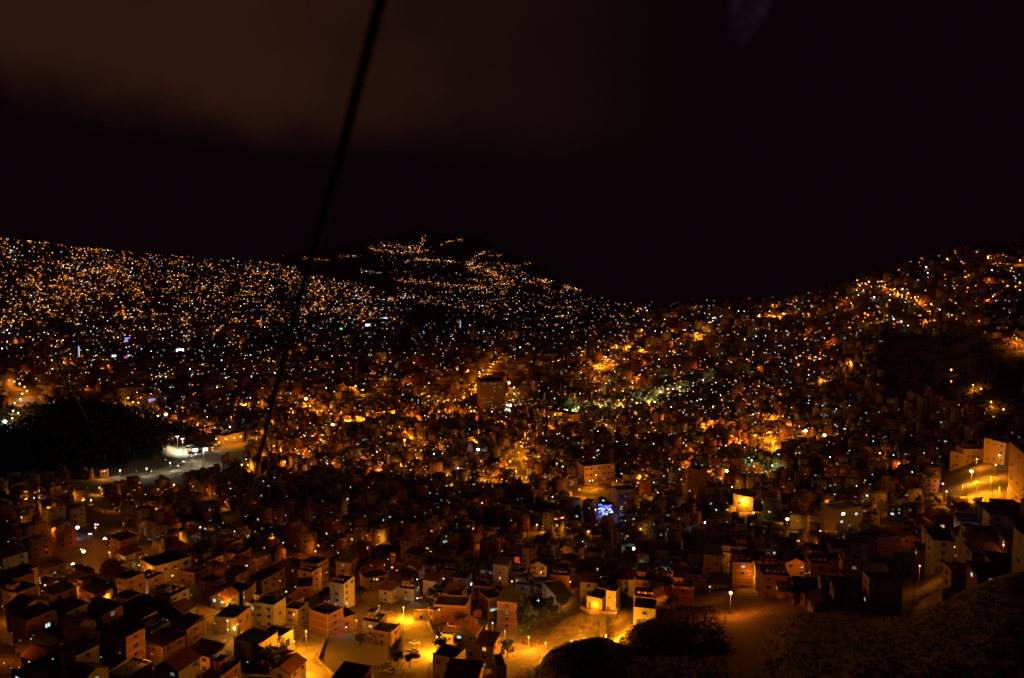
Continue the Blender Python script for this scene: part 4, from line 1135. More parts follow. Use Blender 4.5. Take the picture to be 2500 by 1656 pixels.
hmats = [roofgrey, brick, brick2, cream, grey, ochre, white, emit('lit_pane_white', (0.75, 0.95, 1.0), 0.85), emit('lit_pane_warm', (1.0, 0.55, 0.15), 0.8), emit('lit_pane_dim', (0.8, 0.75, 0.6), 0.16), emit('lit_pane_bright', (0.85, 0.95, 1.0), 3.0), emit('lit_pane_teal', (0.45, 1.0, 0.9), 0.5), glass]
X, Y, Z, Wd, Dp, Hh, Yw = [], [], [], [], [], [], []
for x, y, z, d in rest:
    X.append(x); Y.append(y); Z.append(z); Wd.append(random.uniform(6.5, 10.5)); Dp.append(random.uniform(6.5, 10)); Hh.append(random.choice([1, 1, 2, 2, 3, 4]) * 2.9); Yw.append(yaw_at(x, y))
# beyond, the blocks thin out with distance
RPT = np.concatenate([L[::4] for L, w in ROADS])
def outside_gap(px, py):
    return not any(inpoly(px, py, p) for p in (WOOD, DARKHILL, GAPS[0], GAPS[1]))
for k in range(9000):
    d = random.uniform(1250 ** .5, 5200 ** .5) ** 2
    a = random.uniform(-.66, .62)
    x, y = d * math.sin(a), d * math.cos(a)
    z = gz(x, y); px, py = to_px((x, y, z))
    if not (-30 < px < 2530) or not outside_gap(px, py):
        continue
    if np.min(np.hypot(RPT[:, 0] - x, RPT[:, 1] - y)) < 17:
        continue
    X.append(x); Y.append(y); Z.append(z)
    s = (1 + d / 4000) * (.75 if px > 1900 else 1)
    Wd.append(random.uniform(9, 18) * s); Dp.append(random.uniform(9, 16) * s); Hh.append(random.choice([1, 2, 2, 3, 4, 6] if px < 1900 else [1, 1, 2, 2, 3]) * 2.9); Yw.append(yaw_at(x, y))
for i in range(len(X)):                               # half built upper floors and stair heads on the roofs
    if random.random() < .55:
        f = random.choice([-1, 1]) * .22 * Wd[i]
        X.append(X[i] + f * math.cos(Yw[i])); Y.append(Y[i] + f * math.sin(Yw[i])); Z.append(Z[i] + Hh[i])
        Wd.append(Wd[i] * random.uniform(.3, .5)); Dp.append(Dp[i] * random.uniform(.4, .8)); Hh.append(random.uniform(1.8, 3.2)); Yw.append(Yw[i])
X, Y, Z, Wd, Dp, Hh, Yw = map(np.array, (X, Y, Z, Wd, Dp, Hh, Yw))
MI = rng.choice([1, 1, 2, 2, 3, 4, 5, 6], len(X))
lit = []
for i in range(len(X)):
    d = math.hypot(X[i], Y[i])
    n = random.choice([0, 0, 0, 1, 1, 2]) if d < 1300 else random.choice([0, 0, 0, 0, 0, 1, 1])
    for _ in range(n):
        s = max(1, d / 1100)
        side = random.choice([0, 0, 1, 2])
        if Hh[i] < 3.3 and Wd[i] < 6:
            continue
        lit.append((i, random.uniform(-.35, .35), random.uniform(.2, .85), random.uniform(.9, 1.8) * s, random.uniform(.8, 1.3) * s, random.choice([7, 7, 8, 8, 8, 9, 9, 9, 9, 9, 11]), side))
for i in range(len(X)):
    if math.hypot(X[i], Y[i]) < 1000:
        for s_ in range(max(1, int(Hh[i] / 2.8))):
            for side, u in ((0, -.27), (0, .2), (1, 0.1), (2, 0.1)):
                if random.random() < .7:
                    lit.append((i, u, (s_ + .55) / max(1, int(Hh[i] / 2.8)), random.uniform(.8, 1.5), random.uniform(.8, 1.2), 12, side))
boxes_np('distant_houses', X, Y, Z, Wd, Dp, Hh, Yw, MI, hmats, np.array(lit))

# ------------------------------------------------------------------ the mass of far lights
MIDL = []
LP = []     # x, y, z, r, material
BX = (X, Y, Z + Hh, Wd, Dp, np.cos(Yw), np.sin(Yw))
LMN = [('s', 1.4), ('s', 3.2), ('s', 7.0), ('d', 1.5), ('d', 4.0), ('w', 1.2), ('w', 4.0), ('w', 11.0), ('g', 3.0), ('t', 3.0), ('p', 4.0), ('r', 3.0), ('s', 4.5), ('d', 3.5), ('s', 9.0)]
far_mats = [emit('far_light_%s_%d' % (LNAME[c].replace(' ', '_'), i), LIGHTCOL[c] if c in 'sd' else LENSCOL[c], s) for i, (c, s) in enumerate(LMN)]
WARM = [0] * 5 + [1] * 6 + [2] * 2 + [3] * 3 + [4] * 3 + [5] * 2 + [6] * 2
MIXED = [0] * 3 + [1] * 6 + [2] * 2 + [3] * 2 + [4] * 4 + [5] * 6 + [6] * 4 + [7] * 1 + [10]
COLD = [5] * 6 + [6] * 5 + [7] * 2 + [0, 1, 1, 4, 9, 8]
STREET = [1, 1, 2, 2, 3, 4, 4]
GREEN = [8, 8, 8, 9, 1, 6]
def far_light(px, py, pal, size=1.0, h=None, glow=False):
    g = G(px, py, h if h is not None else random.uniform(4, 8))
    if g is None:
        return
    d = np.linalg.norm(g - np.array([0, 0, CAMZ]))
    hgt = random.uniform(4.5, 8)
    r = (0.44 if d > 2600 else 0.52) * d / 781 * random.uniform(.55, 1.15) * size
    m_ = random.choice(pal)
    u, v = g[0] - BX[0], g[1] - BX[1]
    ins = (np.abs(u * BX[5] + v * BX[6]) < BX[3] / 2 + .5) & (np.abs(-u * BX[6] + v * BX[5]) < BX[4] / 2 + .5)
    if ins.any():
        hgt = max(hgt, float((BX[2][ins]).max()) + .8 - g[2])      # fixed to the edge of the roof
    if d < 2600 and m_ in (1, 2, 3, 4):
        m_ = {1: 12, 2: 14, 3: 13, 4: 13}[m_]         # nearer lamps: the lens is small but as strong
    LP.append((g[0], g[1], g[2] + max(hgt, r + 1), r, m_))
    if glow or pal is STREET or (m_ >= 12 and random.random() < .3):
        MIDL.append((0 if glow else 1 + random.random(), g[0], g[1], g[2] + max(hgt, r + 1) - r - .4, m_, d))
def scatter(poly, n, pal, size=1.0, clump=0.0, avoid=()):
    xs, ys = [p[0] for p in poly], [p[1] for p in poly]
    k = t = 0
    while k < n and t < n * 40:
        t += 1
        px, py = random.uniform(min(xs), max(xs)), random.uniform(min(ys), max(ys))
        if not inpoly(px, py, poly) or any(inpoly(px, py, a) for a in avoid):
            continue
        # streets and blocks: density waves so that the lights cluster instead of spreading evenly
        dn = math.sin(px / 23.0 + 2 * math.sin(py / 19.0)) * math.sin(py / 11.0 + 1.5 * math.sin(px / 37.0)) + .6 * math.sin(px / 71. + py / 29.)
        if random.random() > 1 - clump * (.5 - .5 * max(-1, min(1, dn))):
            continue
        far_light(px, py, pal, size)
        k += 1
        if random.random() < clump * .35:
            far_light(px + random.gauss(0, 3), py + random.gauss(0, 2), pal, size * .8); k += 1
def string(pts, n, pal, jit=2.0, size=1.0, glow=False):
    seg = [math.hypot(b[0] - a[0], b[1] - a[1]) for a, b in zip(pts[:-1], pts[1:])]
    tot = sum(seg)
    for k in range(n):
        t = random.random() * tot
        for (a, b), s in zip(zip(pts[:-1], pts[1:]), seg):
            if t <= s:
                f = t / s
                far_light(a[0] + (b[0] - a[0]) * f + random.gauss(0, jit), a[1] + (b[1] - a[1]) * f + random.gauss(0, jit * .6), pal, size, None, glow)
                break
            t -= s
scatter([(0,590),(130,602),(400,632),(620,648),(720,660),(900,695),(1000,745),(980,790),(600,790),(300,780),(0,800)], 2900, WARM, .74, .8)
scatter([(0,600),(300,630),(420,700),(300,790),(0,800)], 420, WARM, .9, .6)
scatter([(720,665),(860,690),(960,745),(900,775),(720,760)], 460, WARM, .7, .4)
string([(0,582),(60,590),(130,594),(180,606),(270,611),(300,617),(420,626),(520,632),(620,640),(725,654)], 150, WARM, 2.2, .85)
for q in ([(455,598),(500,592),(530,596)], [(560,612),(640,616),(700,624)], [(740,630),(800,636)]):
    string(q, 22, WARM, 2.5, .6)
string([(905,605),(930,597),(1000,603),(1040,612)], 60, WARM, 5, .6)
string([(905,608),(960,615),(1030,616)], 60, WARM, 4, .65)
string([(1020,616),(1028,595),(1040,577)], 34, WARM, 3, .65)
string([(1076,600),(1100,588),(1135,584)], 24, WARM, 2, .6)
string([(985,640),(1020,632),(1070,637),(1110,638)], 70, WARM, 3, .65)
string([(1140,640),(1185,658),(1225,678)], 70, WARM, 5, .7)
string([(1150,645),(1165,620),(1185,615)], 40, WARM, 5, .6)
string([(1190,625),(1225,622)], 12, WARM, 2, .5)
string([(1220,655),(1260,650),(1310,638),(1355,633)], 46, WARM, 3, .6)
string([(965,682),(1040,690),(1100,697),(1200,705)], 120, WARM, 5, .7)
string([(960,720),(1030,735),(1090,745),(1200,750)], 90, WARM, 4, .8)
string([(830,625),(880,625)], 14, WARM, 3, .5)
string([(880,660),(930,668)], 16, COLD, 3, .5)
string([(1130,680),(1190,688)], 16, WARM, 2, .5)
string([(1415,688),(1445,686)], 6, COLD, 2, .5)
string([(1310,680),(1340,690)], 16, WARM, 3, .8)
string([(1380,700),(1420,708),(1470,728)], 50, WARM, 3, .8)
string([(1500,742),(1540,750),(1580,760)], 34, WARM, 3, .9)
scatter([(1200,672),(1340,682),(1480,712),(1580,758),(1560,785),(1250,785),(1100,770),(1140,720)], 520, WARM, .75, .6)
scatter([(0,800),(1000,790),(1560,785),(1480,890),(1000,930),(600,930),(0,925)], 1350, MIXED, .70, .6, (WOOD,))
scatter([(0,800),(300,790),(640,800),(640,840),(300,850),(0,870)], 220, WARM, 1.05, .7)
for q, n in (([(300,755),(305,780)], 12), ([(630,780),(640,800),(632,815)], 26), ([(585,830),(586,845)], 8), ([(520,815),(545,795)], 16), ([(440,780),(470,800)], 14), ([(560,785),(590,780)], 18), ([(15,885),(60,887)], 20), ([(90,888),(175,885)], 22), ([(720,850),(760,858)], 14), ([(1340,785),(1362,770),(1400,775),(1420,790)], 30)):
    string(q, n, WARM, 2.5, 1.0)
scatter([(1450,748),(1600,745),(1800,742),(1950,732),(2100,700),(2200,790),(2050,830),(2020,950),(1900,1020),(1500,1000),(1350,900),(1400,800)], 760, MIXED + COLD[:6], .85, .5, (DARKHILL,))
scatter([(2085,692),(2180,645),(2300,618),(2400,608),(2500,605),(2500,720),(2400,775),(2250,800),(2150,785)], 120, MIXED + WARM, 1.15, .5)
scatter([(2000,950),(2200,1040),(2300,1100),(2200,1250),(1950,1150),(1900,1050)], 80, COLD, .8, .4, (DARKHILL,))
scatter([(600,940),(1500,930),(1950,1000),(1960,1150),(1500,1200),(800,1150),(620,1100)], 850, MIXED, .74, .6)
scatter([(0,880),(620,880),(640,980),(560,1030),(420,1010),(300,960),(0,925)], 190, MIXED, .8, .6, (WOOD,))
scatter([(0,1190),(600,1100),(1200,1160),(2000,1160),(2300,1300),(2000,1400),(1400,1420),(1000,1440),(400,1420),(0,1480)], 330, COLD + MIXED, .62, .5, (WOOD, SLOPE_RIGHT))
scatter([(0,1430),(650,1430),(640,1650),(0,1650)], 34, COLD + [8, 9, 9, 8], .7, .3)
string([(2085,690),(2130,700),(2160,705)], 10, WARM, 5, 1.5)
string([(2180,715),(2230,735),(2290,752)], 18, WARM, 6, 1.3)
string([(1860,772),(1905,775)], 7, WARM, 3, 1.7)
string([(2425,733),(2455,735)], 3, WARM, 1, 1.5); string([(2310,770),(2340,774)], 4, WARM, 1, 1.4)
for (px, py) in ((2390,785),(2322,930),(2376,935),(2395,950),(2420,975),(2450,998),(2112,762),(2119,770),(2460,700),(2490,640),(2490,690),(1567,807),(1735,845),(2322,908)):
    far_light(px, py, [2, 1, 4], 1.9)
for pts, n, pal in (([(655,955),(700,965),(760,1000),(778,1010)], 14, STREET), ([(1080,995),(1140,965),(1195,905),(1215,870)], 26, STREET), ([(1100,930),(1150,915),(1190,905)], 10, STREET), ([(1490,850),(1560,845),(1582,862)], 12, STREET), ([(1440,900),(1500,880)], 8, STREET),
                    ([(1380,1005),(1440,990),(1560,985),(1680,945)], 26, GREEN), ([(1690,810),(1722,832)], 9, STREET), ([(1850,770),(1920,776)], 9, STREET), ([(1770,1085),(1850,1070),(1880,1058),(1900,1100)], 16, STREET), ([(830,1025),(940,1015),(1000,1005)], 16, STREET), ([(1010,1010),(1060,1010),(1120,1000)], 9, STREET),
                    ([(1480,870),(1475,900),(1455,925)], 8, STREET), ([(1290,905),(1340,890),(1390,895)], 9, STREET), ([(1560,915),(1530,950),(1500,960)], 9, STREET), ([(960,945),(1000,935),(1045,955)], 9, STREET), ([(640,1110),(700,1100),(760,1095)], 9, STREET), ([(1700,1040),(1770,1030),(1800,1045)], 8, STREET),
                    ([(2195,705),(2240,740),(2290,752)], 12, STREET), ([(2150,690),(2190,715)], 9, STREET), ([(1640,855),(1660,880),(1720,900)], 7, STREET), ([(1970,870),(2000,910)], 5, STREET), ([(2060,880),(2085,900)], 4, STREET), ([(2000,930),(2040,950)], 5, STREET), ([(2455,815),(2500,840)], 6, STREET)):
    string(pts, int(n * 1.3), pal, 3.2, .9, pts[0][0] < 1990)
for poly, n in (([(0,1190),(620,1150),(1250,1200),(1250,1400),(600,1420),(0,1420)], 75), ([(1250,1200),(1420,1260),(2000,1290),(2250,1230),(2000,1400),(1250,1410)], 30), ([(0,1430),(640,1430),(600,1640),(0,1640)], 16)):
    scatter(poly, n, STREET, .62, .3, (WOOD,))
for _ in range(70):                                   # little knots of lamps round crossings
    px, py = random.uniform(640, 1980), random.uniform(860, 1160)
    for k in range(random.randint(2, 4)):
        far_light(px + random.gauss(0, 9), py + random.gauss(0, 5), STREET, random.uniform(.7, 1.1))
scatter([(895,600),(1050,600),(1120,640),(1250,690),(1100,702),(960,690)], 110, WARM, .55, .5)
scatter([(1110,640),(1230,640),(1340,692),(1230,705)], 170, WARM, .62, .4)
scatter([(960,700),(1240,706),(1200,770),(1000,745)], 130, WARM, .7, .5)
V8 = np.array([(1, 0, 0), (0, 1, 0), (-1, 0, 0), (0, -1, 0), (0, 0, 1), (0, 0, -1)], float)
F8 = np.array([(0, 1, 4), (1, 2, 4), (2, 3, 4), (3, 0, 4), (1, 0, 5), (2, 1, 5), (3, 2, 5), (0, 3, 5)])
LP = np.array(LP)
Vv = (LP[:, None, :3] + V8[None] * LP[:, 3][:, None, None]).reshape(-1, 3)
Ff = (F8[None] + (np.arange(len(LP)) * 6)[:, None, None]).reshape(-1, 3)
fl = link('distant_city_lights', npmesh('distant_city_lights', Vv, Ff, np.repeat(LP[:, 4].astype(int), 8), far_mats))
fl['kind'] = 'stuff'
MIDL.sort()
for pr, x, y, z, m_, d in MIDL[:720]:                     # what those lamps shed on the walls round them
    link('lamp_light', light_data('d' if m_ == 13 else 'g' if m_ in (8, 9) else 's', 3200.0 * (1.6 if m_ == 14 else .9) * (1.5 if pr == 0 else .7) * (.38 if d < 720 else 1) * (1 + round(d / 600) / 4)), fl, (x, y, z))
print('mid lights', len(MIDL))

# ------------------------------------------------------------------ vehicles
CM = {}
def car_parts(cname, col):
    if cname in CM:
        return CM[cname]
    paint = mat('car_paint_' + cname, col, 0.35, 0.1)
    prof = [(-2.1, .35), (-2.1, .85), (-1.9, .95), (-1.0, 1.0), (-.55, 1.45), (.75, 1.48), (1.35, 1.0), (2.0, .88), (2.12, .6), (2.12, .35)]
    b = MB()
    vs = []
    for s, wv in ((-1, .86), (1, .86)):
        for x, z in prof:
            vs.append((x, s * (wv - (.14 if z > 1.1 else 0)), z))
    m = len(prof)
    fs = [(i, (i + 1) % m, m + (i + 1) % m, m + i) for i in range(m)] + [tuple(reversed(range(m))), tuple(m + i for i in range(m))]
    b.add(vs, fs)
    body = b.mesh('body', paint)
    gl = MB()
    for s in (-1, 1):
        gl.add([(-.85, s * .88, 1.03), (1.2, s * .88, 1.03), (.7, s * .745, 1.40), (-.5, s * .745, 1.40)], [(0, 1, 2, 3) if s < 0 else (3, 2, 1, 0)])
    gl.add([(1.33, -.7, 1.04), (1.33, .7, 1.04), (.82, .64, 1.46), (.82, -.64, 1.46)], [(0, 1, 2, 3)])
    gl.add([(-1.0, .7, 1.04), (-1.0, -.7, 1.04), (-.6, -.64, 1.42), (-.6, .64, 1.42)], [(0, 1, 2, 3)])
    glm = gl.mesh('windows', glass)
    wh = MB().tube([(0, -.1, 0), (0, .1, 0)], .33, 12, 0).tube([(0, -.115, 0), (0, .115, 0)], .18, 8, 1).mesh('wheel', [rubber, steel])
    CM[cname] = (body, glm, wh)
    return CM[cname]
def car(px, py, heading, cname, col, label, lights=False):
    g = G(px, py)
    body, glm, wh = car_parts(cname, col)
    o = thing('parked_car' if not lights else 'car', 'car', (g[0], g[1], g[2] + .16), heading, label, 'cars in the streets')
    e = 1.5
    nx = (gz(g[0] + e, g[1]) - gz(g[0] - e, g[1])) / (2 * e); ny = (gz(g[0], g[1] + e) - gz(g[0], g[1] - e)) / (2 * e)
    q = Vector((0, 0, 1)).rotation_difference(Vector((-nx, -ny, 1)).normalized()) @ Matrix.Rotation(heading, 3, 'Z').to_quaternion()
    o.rotation_euler = q.to_euler()
    link('body', body, o); link('windows', glm, o)
    for x in (-1.3, 1.3):
        for y in (-.8, .8):
            link('wheel', wh, o, (x, y, .33))
    hm = emit('headlight_glow', (1, .9, .7), 9) if lights else mat('headlight_glass', (.5, .5, .48), .2)
    tm = emit('tail_glow', (1, .05, .02), 3) if lights else mat('tail_glass', (.25, .02, .02), .3)
    for y in (-.6, .6):
        link('headlight', MB().ball((2.1, y, .68), .17 if not lights else .26).mesh('headlight', hm), o)
        link('tail_light', MB().ball((-2.08, y, .75), .13 if not lights else .2).mesh('tail_light', tm), o)
    return o
car(1011,1574,.15,'white',(.6,.6,.58),'white car parked in the lit yard, nearest the lamp')
car(1010,1593,.15,'silver',(.35,.35,.36),'silver car parked just below the white car in the lit yard')
car(945,1628,-.2,'grey',(.2,.2,.21),'dark grey car in the dim lower yard, upper of two')
car(952,1644,-.15,'white',(.6,.6,.58),'pale car in the dim lower yard, lower of two')
car(1012,1605,.2,'black',(.03,.03,.03),'black car parked in shadow below the silver car')
car(236,1283,-1.2,'red',(.25,.03,.02),'red car with headlights on at the top of the avenue',True)
car(222,1306,-1.4,'white',(.6,.6,.58),'white car with headlights on coming down the avenue',True)
car(258,1318,-1.3,'red',(.25,.03,.02),'red car with headlights on beside the avenue kerb',True)
car(336,1450,-2.2,'white',(.6,.6,.58),'white car with headlights on below the cobbled square',True)
car(1019,1462,2.6,'white',(.6,.6,.58),'white car with headlights on above the car yard',True)
car(452,1128,-2.0,'white',(.6,.6,.58),'white car with headlights on crossing the toll forecourt',True)
car(440,1138,-2.1,'silver',(.35,.35,.36),'silver car with headlights on leaving the toll forecourt',True)
car(462,1118,1.1,'white',(.6,.6,.58),'white car with headlights on nearest the toll booths',True)
car(535,1090,.6,'grey',(.2,.2,.21),'dark car beyond the toll station on the pale road')
car(1288,1093,1.0,'red',(.25,.03,.02),'red car with headlights on at the top of the steep street',True)
car(1262,1150,1.4,'white',(.6,.6,.58),'white car with headlights on lower in the steep street',True)

# ------------------------------------------------------------------ poles, wires, ropeway
def simple_pole(px, py, top, label, r=.14, lean=0.0):
    g = G(px, py)
    d = np.linalg.norm(g - np.array([0, 0, CAMZ])); H = (py - top) * d / FPX / .92
    o = thing('utility_pole', 'utility pole', tuple(g), 0, label)
    link('pole', MB().tube([(0, 0, -.8), (lean * .5, 0, H / 2), (lean, 0, H)], r, 8, r2=r * .7).mesh('pole', barkm if lean else concrete), o)
    link('crossarm', MB().box((lean * .95, 0, H - .5), (1.8, .12, .14), 0, .4).mesh('crossarm', barkm), o)
    return Vector((g[0] + lean, g[1], g[2] + H - .4))
p1 = simple_pole(1771, 1520, 1440, 'pale pole lit amber beside the glaring plaza lamp')
p2 = simple_pole(543, 1490, 1445, 'dark slanting pole before the brightly lit cream house', lean=1.6)
p3 = simple_pole(1527, 1466, 1420, 'thin dark pole behind the lit parapet wall')
p4 = simple_pole(378, 1424, 1396, 'dark pole at the corner of the lit cream house')
p5 = simple_pole(2229, 1490, 1428, 'thin pole rising behind the amber lit wall')
p6 = simple_pole(1268, 1500, 1453, 'pale lit pole beside the brick gable house')
p7 = simple_pole(1938, 1196, 1176, 'short pale pole on the slope beyond the glaring lamp')
p8 = simple_pole(2421, 1240, 1195, 'black pole in front of the lit lot')
p9 = simple_pole(2360, 1228, 1200, 'shorter black pole at the edge of the lit lot')
p10 = simple_pole(640, 1250, 1150, 'very tall dim mast standing on the middle slope')
def cable(name, cat, A, B, sag, r, label, m=wirem, n=26, group=None):
    A, B = Vector(A), Vector(B)
    pts = []
    for k in range(n + 1):
        f = k / n
        p = A.lerp(B, f)
        p.z -= sag * 4 * f * (1 - f)
        pts.append(p - A)
    o = link(name, MB().tube(pts, r, 6).mesh(name, m), None, A)
    o['label'] = label; o['category'] = cat
    if group:
        o['group'] = group
    return o
def lp(px, py, h):
    g = G(px, py, h)
    return (g[0], g[1], g[2] + h)
GW = 'overhead wires between the lamps'
star = lp(1814, 1219, 9.2)
cable('overhead_wire', 'wire', lp(1560, 1278, 6), star, 1.2, .045, 'overhead wire running from the glaring amber lamp down towards the fairground', group=GW)
cable('overhead_wire', 'wire', lp(1620, 1215, 8), star, 1.0, .045, 'overhead wire from the glaring amber lamp level across to the gable house', group=GW)
cable('overhead_wire', 'wire', lp(1660, 1168, 9), star, 1.0, .04, 'overhead wire from the glaring amber lamp up to the white lamp', group=GW)
cable('overhead_wire', 'wire', lp(1840, 1251, 6), lp(1895, 1355, 7), .8, .04, 'overhead wire dropping from the greenish lamp to the lower roofs', group=GW)
cable('overhead_wire', 'wire', lp(1838, 1248, 6), lp(1880, 1305, 7), .6, .04, 'short overhead wire beside the dropping wire under the greenish lamp', group=GW)
cable('overhead_wire', 'wire', lp(1882, 1190, 8), lp(1922, 1265, 8), 1.0, .04, 'overhead wire joining two glaring amber lamps on the slope', group=GW)
cable('overhead_wire', 'wire', lp(1922, 1266, 8), lp(1990, 1258, 7), .6, .04, 'short overhead wire leaving the lower glaring lamp', group=GW)
cable('overhead_wire', 'wire', p1, lp(1600, 1428, 9), 1.5, .035, 'overhead wire from the plaza pole across the dark roofs', group=GW)
cable('overhead_wire', 'wire', p1, lp(1900, 1430, 9), 1.0, .035, 'overhead wire from the plaza pole over the dark slope', group=GW)
cable('overhead_wire', 'wire', lp(1774, 1150, 9), lp(1650, 1160, 8), 1.0, .04, 'overhead wire from the upper amber lamp to the white lamp', group=GW)
cable('overhead_wire', 'wire', lp(130, 1255, 8), lp(204, 1345, 8), 1.0, .045, 'overhead wire coming down to the glaring avenue lamp', group=GW)
cable('overhead_wire', 'wire', lp(204, 1345, 8), lp(222, 1375, 7), .3, .045, 'short overhead wire below the glaring avenue lamp', group=GW)
cable('overhead_wire', 'wire', lp(1349, 1213, 8), lp(1362, 1265, 5), .3, .04, 'overhead wire hanging from the lane lamp down to the road bend', group=GW)
# ropeway ropes: from beside the cabin down to the valley
def rope_pt(px, py, depth):
    v = px_dir(px, py)
    return Vector((v[0] * depth, v[1] * depth, CAMZ + v[2] * depth))
def rope(pts, r, label):
    o = link('ropeway_cable', MB().tube([Vector(p) for p in pts], r, 14).mesh('ropeway_cable', cablem))
    o['label'] = label; o['category'] = 'cable'
rp = [(940,-60,3.0),(930,0,3.1),(872,220,3.4),(828,400,3.75),(775,580,4.2),(742,690,4.6),(705,830,5.2),(672,960,6.2),(643,1080,8.5),(615,1190,14),(598,1260,26)]
rope([rope_pt(*p) for p in rp], .0235, 'thick dark ropeway cable sweeping down across the sky and city')
rp = [(-60,480,12),(0,618,13),(60,740,15),(105,825,18),(140,885,23),(175,950,34),(215,1030,70)]
rope([rope_pt(*p) for p in rp], .035, 'thin dark ropeway cable crossing the lights at the edge of the city')

# ------------------------------------------------------------------ trees and scrub
def leaf_cloud(b, c, r, n, s, rnd, mi=0, flat=.8):
    for _ in range(n):
        while True:
            p = Vector((rnd.uniform(-1, 1), rnd.uniform(-1, 1), rnd.uniform(-1, 1)))
            if .3 < p.length < 1:
                break
        q = Vector(c) + Vector((p.x * r, p.y * r, p.z * r * flat))
        u = Vector((rnd.gauss(0, 1), rnd.gauss(0, 1), rnd.gauss(0, 1))).normalized(); w = u.orthogonal().normalized()
        sz = s * rnd.uniform(.6, 1.3)
        b.add([q - u * sz, q + w * sz * .6, q + u * sz, q - w * sz * .6], [(0, 1, 2, 3)], mi)
TREES = []
for k in range(4):
    rnd = random.Random(40 + k)
    t = MB().tube([(0, 0, -1), (.1, 0, 1.5), (.2, .1, 3.2)], .28, 8, r2=.14)
    c = MB()
    for j in range(7):
        a = rnd.uniform(0, 6.28)
        q = (math.cos(a) * rnd.uniform(.6, 1.9), math.sin(a) * rnd.uniform(.6, 1.9), rnd.uniform(3.2, 6.2) + (k == 2) * j * .5)
        t.tube([(.15, .05, 2.4), ((q[0] + .15) / 2, q[1] / 2, (q[2] + 2.6) / 2), q], .09, 5, r2=.03)
        leaf_cloud(c, q, rnd.uniform(1.0, 1.7), 110, .3, rnd)
    TREES.append((t.mesh('trunk', barkm), c.mesh('crown', leafm)))
TPX = [(1468,1232,.9),(1475,1228,.7),(312,1428,1.1),(290,1412,1.2),(708,1572,.8),(700,1582,.6),(1078,1602,1.0),(1060,1478,1.3),(1090,1474,1.4),(1120,1470,1.2),(1155,1478,1.0),(1500,1450,1.4),(1540,1445,1.5),(1575,1440,1.3),(1610,1432,1.2),(1300,1495,1.2),(1330,1500,1.1),(1280,1510,1.0),
       (1290,1560,1.3),(1305,1548,1.2),(1278,1572,1.1),(1330,1530,1.2),(1350,1518,1.1),(1370,1500,1.2),(1320,1515,1.2),(1345,1500,1.0),(1275,1535,1.2),(1215,1598,.9),(1240,1605,1.0),(1225,1612,.7),(690,1625,.9),(640,1640,1.2),(660,1652,1.2),(1650,1450,1.2),(1940,1480,1.1),(1420,1430,1.3),(880,1580,.8),(1000,1632,.7),(970,1628,.7),(2390,1245,1.0),(2330,1262,1.0),(1640,1500,1.0),(900,1050,2.2),(935,1045,2.2),(1390,1055,1.8),(1350,1120,2.2),(1380,1135,2.2),(1400,1120,2.0),(1300,1125,1.8),
       (2200,1290,1.2),(1690,1248,1.1),(1670,1252,1.0),(1765,1300,1.2),(560,1340,1.2),(610,1300,1.3),(450,1330,1.3),(500,1380,1.1),(880,1470,1.1),(1150,1395,1.1),(1235,1350,1.0),(2010,1420,1.2),(2130,1430,1.2),(820,1330,1.1),(700,1250,1.3),(1050,1300,1.2)]
for i, (px, py, s) in enumerate(TPX):
    g = G(px, py)
    if g is None:
        continue
    tr, cr = TREES[i % 4]
    o = thing('tree', 'tree', tuple(g), random.uniform(0, 6.28), None, 'trees between the houses', ['dark bushy tree with rounded crown', 'dark leafy tree with open crown', 'tall dark tree with narrow crown', 'dark spreading tree with low crown'][i % 4], 'tree')
    o.scale = (s, s, s * random.uniform(.9, 1.2))
    link('trunk', tr, o); link('crown', cr, o)
def clumps(name, polys, n, size, m, hgt, dmax=1e9, leaves=14, jitter=1.0):
    b = MB()
    rnd = random.Random(5)
    k = 0
    t = 0
    while k < n and t < n * 30:
        t += 1
        pl = polys[t % len(polys)]
        xs, ys = [p[0] for p in pl], [p[1] for p in pl]
        px, py = rnd.uniform(min(xs), max(xs)), rnd.uniform(min(ys), max(ys))
        if not inpoly(px, py, pl):
            continue
        g = G(px, py)
        if g is None or math.hypot(g[0], g[1]) > dmax:
            continue
        x, y = g[0] + rnd.gauss(0, jitter), g[1] + rnd.gauss(0, jitter)
        r = size * rnd.uniform(.5, 1.3)
        leaf_cloud(b, (x, y, gz(x, y) + r * hgt), r, leaves, r * .34, rnd, 0, .9)
        k += 1
    o = link(name, b.mesh(name, m))
    o['kind'] = 'stuff'
clumps('hill_scrub', [SLOPE_DARK, SLOPE_RIGHT, [(1500,1600),(1560,1490),(1740,1480),(1790,1600)]], 9500, .5, scrubm, .5, 420, 11)
clumps('hill_woods', [WOOD], 1500, 5.0, leafm, .8, 1300, 16, 4)
clumps('slope_bushes', [DARKHILL], 500, 4.0, leafm, .7, 1500, 12, 3)

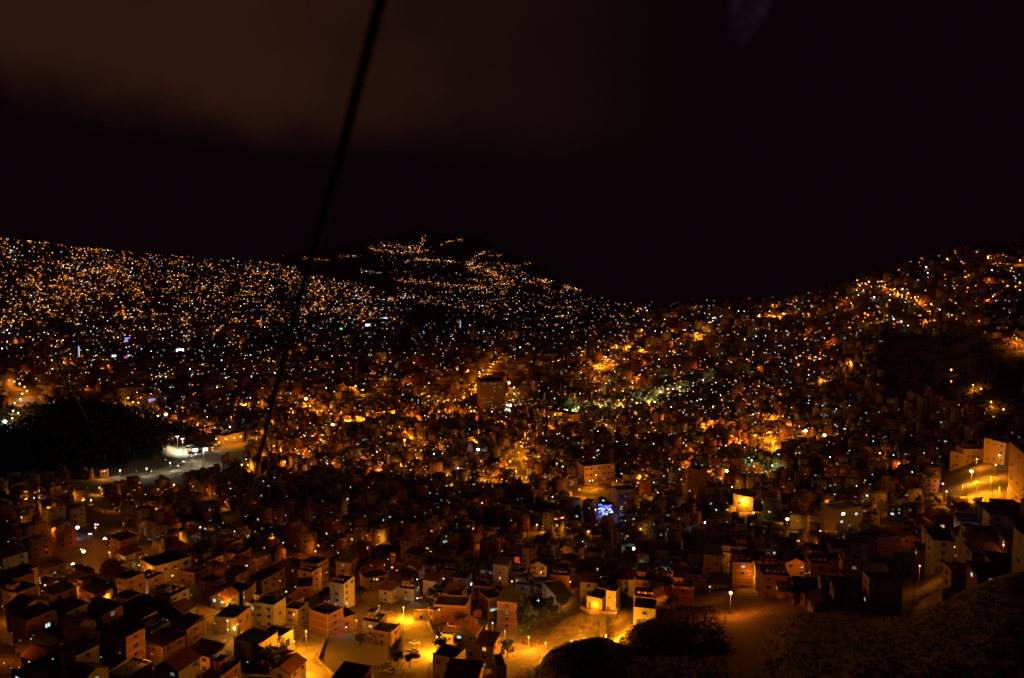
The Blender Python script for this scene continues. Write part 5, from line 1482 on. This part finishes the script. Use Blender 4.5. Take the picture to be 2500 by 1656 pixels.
# ------------------------------------------------------------------ labels: which one of its kind
MARKS = [('car yard', 1015, 1570), ('sports court', 880, 1610), ('steep road', 760, 1600), ('corner house', 378, 1410), ('avenue', 235, 1320), ('slanting pole', 545, 1470), ('orange kiosk', 1166, 1500), ('tower house', 1490, 1480),
         ('plaza lamp', 1784, 1460), ('blue fairground', 1480, 1250), ('star lamp', 1814, 1230), ('toll station', 480, 1105), ('toll ramp', 235, 1190), ('wooded hill', 230, 1070), ('lit lot', 2380, 1200), ('blue window', 2070, 1295),
         ('orange wall', 2155, 1345), ('curved lamp', 2271, 1440), ('brick slab', 1200, 980), ('steep street', 1265, 1140), ('blazing front', 960, 1200), ('teal lamp', 1547, 1345), ('slanting wall', 1185, 1335), ('tall mast', 640, 1230),
         ('bend road', 45, 980), ('blue screen', 312, 824), ('cyan stadium panel', 440, 853), ('ropeway cable', 740, 700), ('green sign', 833, 799), ('black slope', 1550, 1590), ('corner workshop', 690, 1590), ('red house', 745, 1460), ('white lamp', 1681, 1150)]
ORD = ['nearest', 'second', 'third', 'fourth', 'fifth', 'sixth', 'seventh', 'eighth', 'ninth', 'tenth', 'eleventh', 'twelfth', 'thirteenth', 'fourteenth', 'fifteenth', 'sixteenth', 'seventeenth', 'eighteenth', 'nineteenth', 'twentieth']
buck = {}
for o, desc, noun, (px, py) in THINGS:
    m_ = min(MARKS, key=lambda q: (q[1] - px) ** 2 + (q[2] - py) ** 2 * 2)
    dx, dy = px - m_[1], (py - m_[2]) * 1.4
    dr = ('right of' if dx > 0 else 'left of') if abs(dx) > abs(dy) else ('below' if dy > 0 else 'above')
    buck.setdefault((noun, m_[0], dr), []).append((dx * dx + dy * dy, o, desc))
for (noun, mk, dr), L in buck.items():
    L.sort(key=lambda q: q[0])
    for i, (_, o, desc) in enumerate(L):
        o['label'] = f"{desc}, {ORD[min(i, 19)]}{' ' + noun if i == 0 and noun != 'house' else ''} {dr} the {mk}"
print('lamps', N_LAMPS, 'houses', len(picked), 'rest', len(X), 'lights', len(LP), 'objects', len(bpy.data.objects))
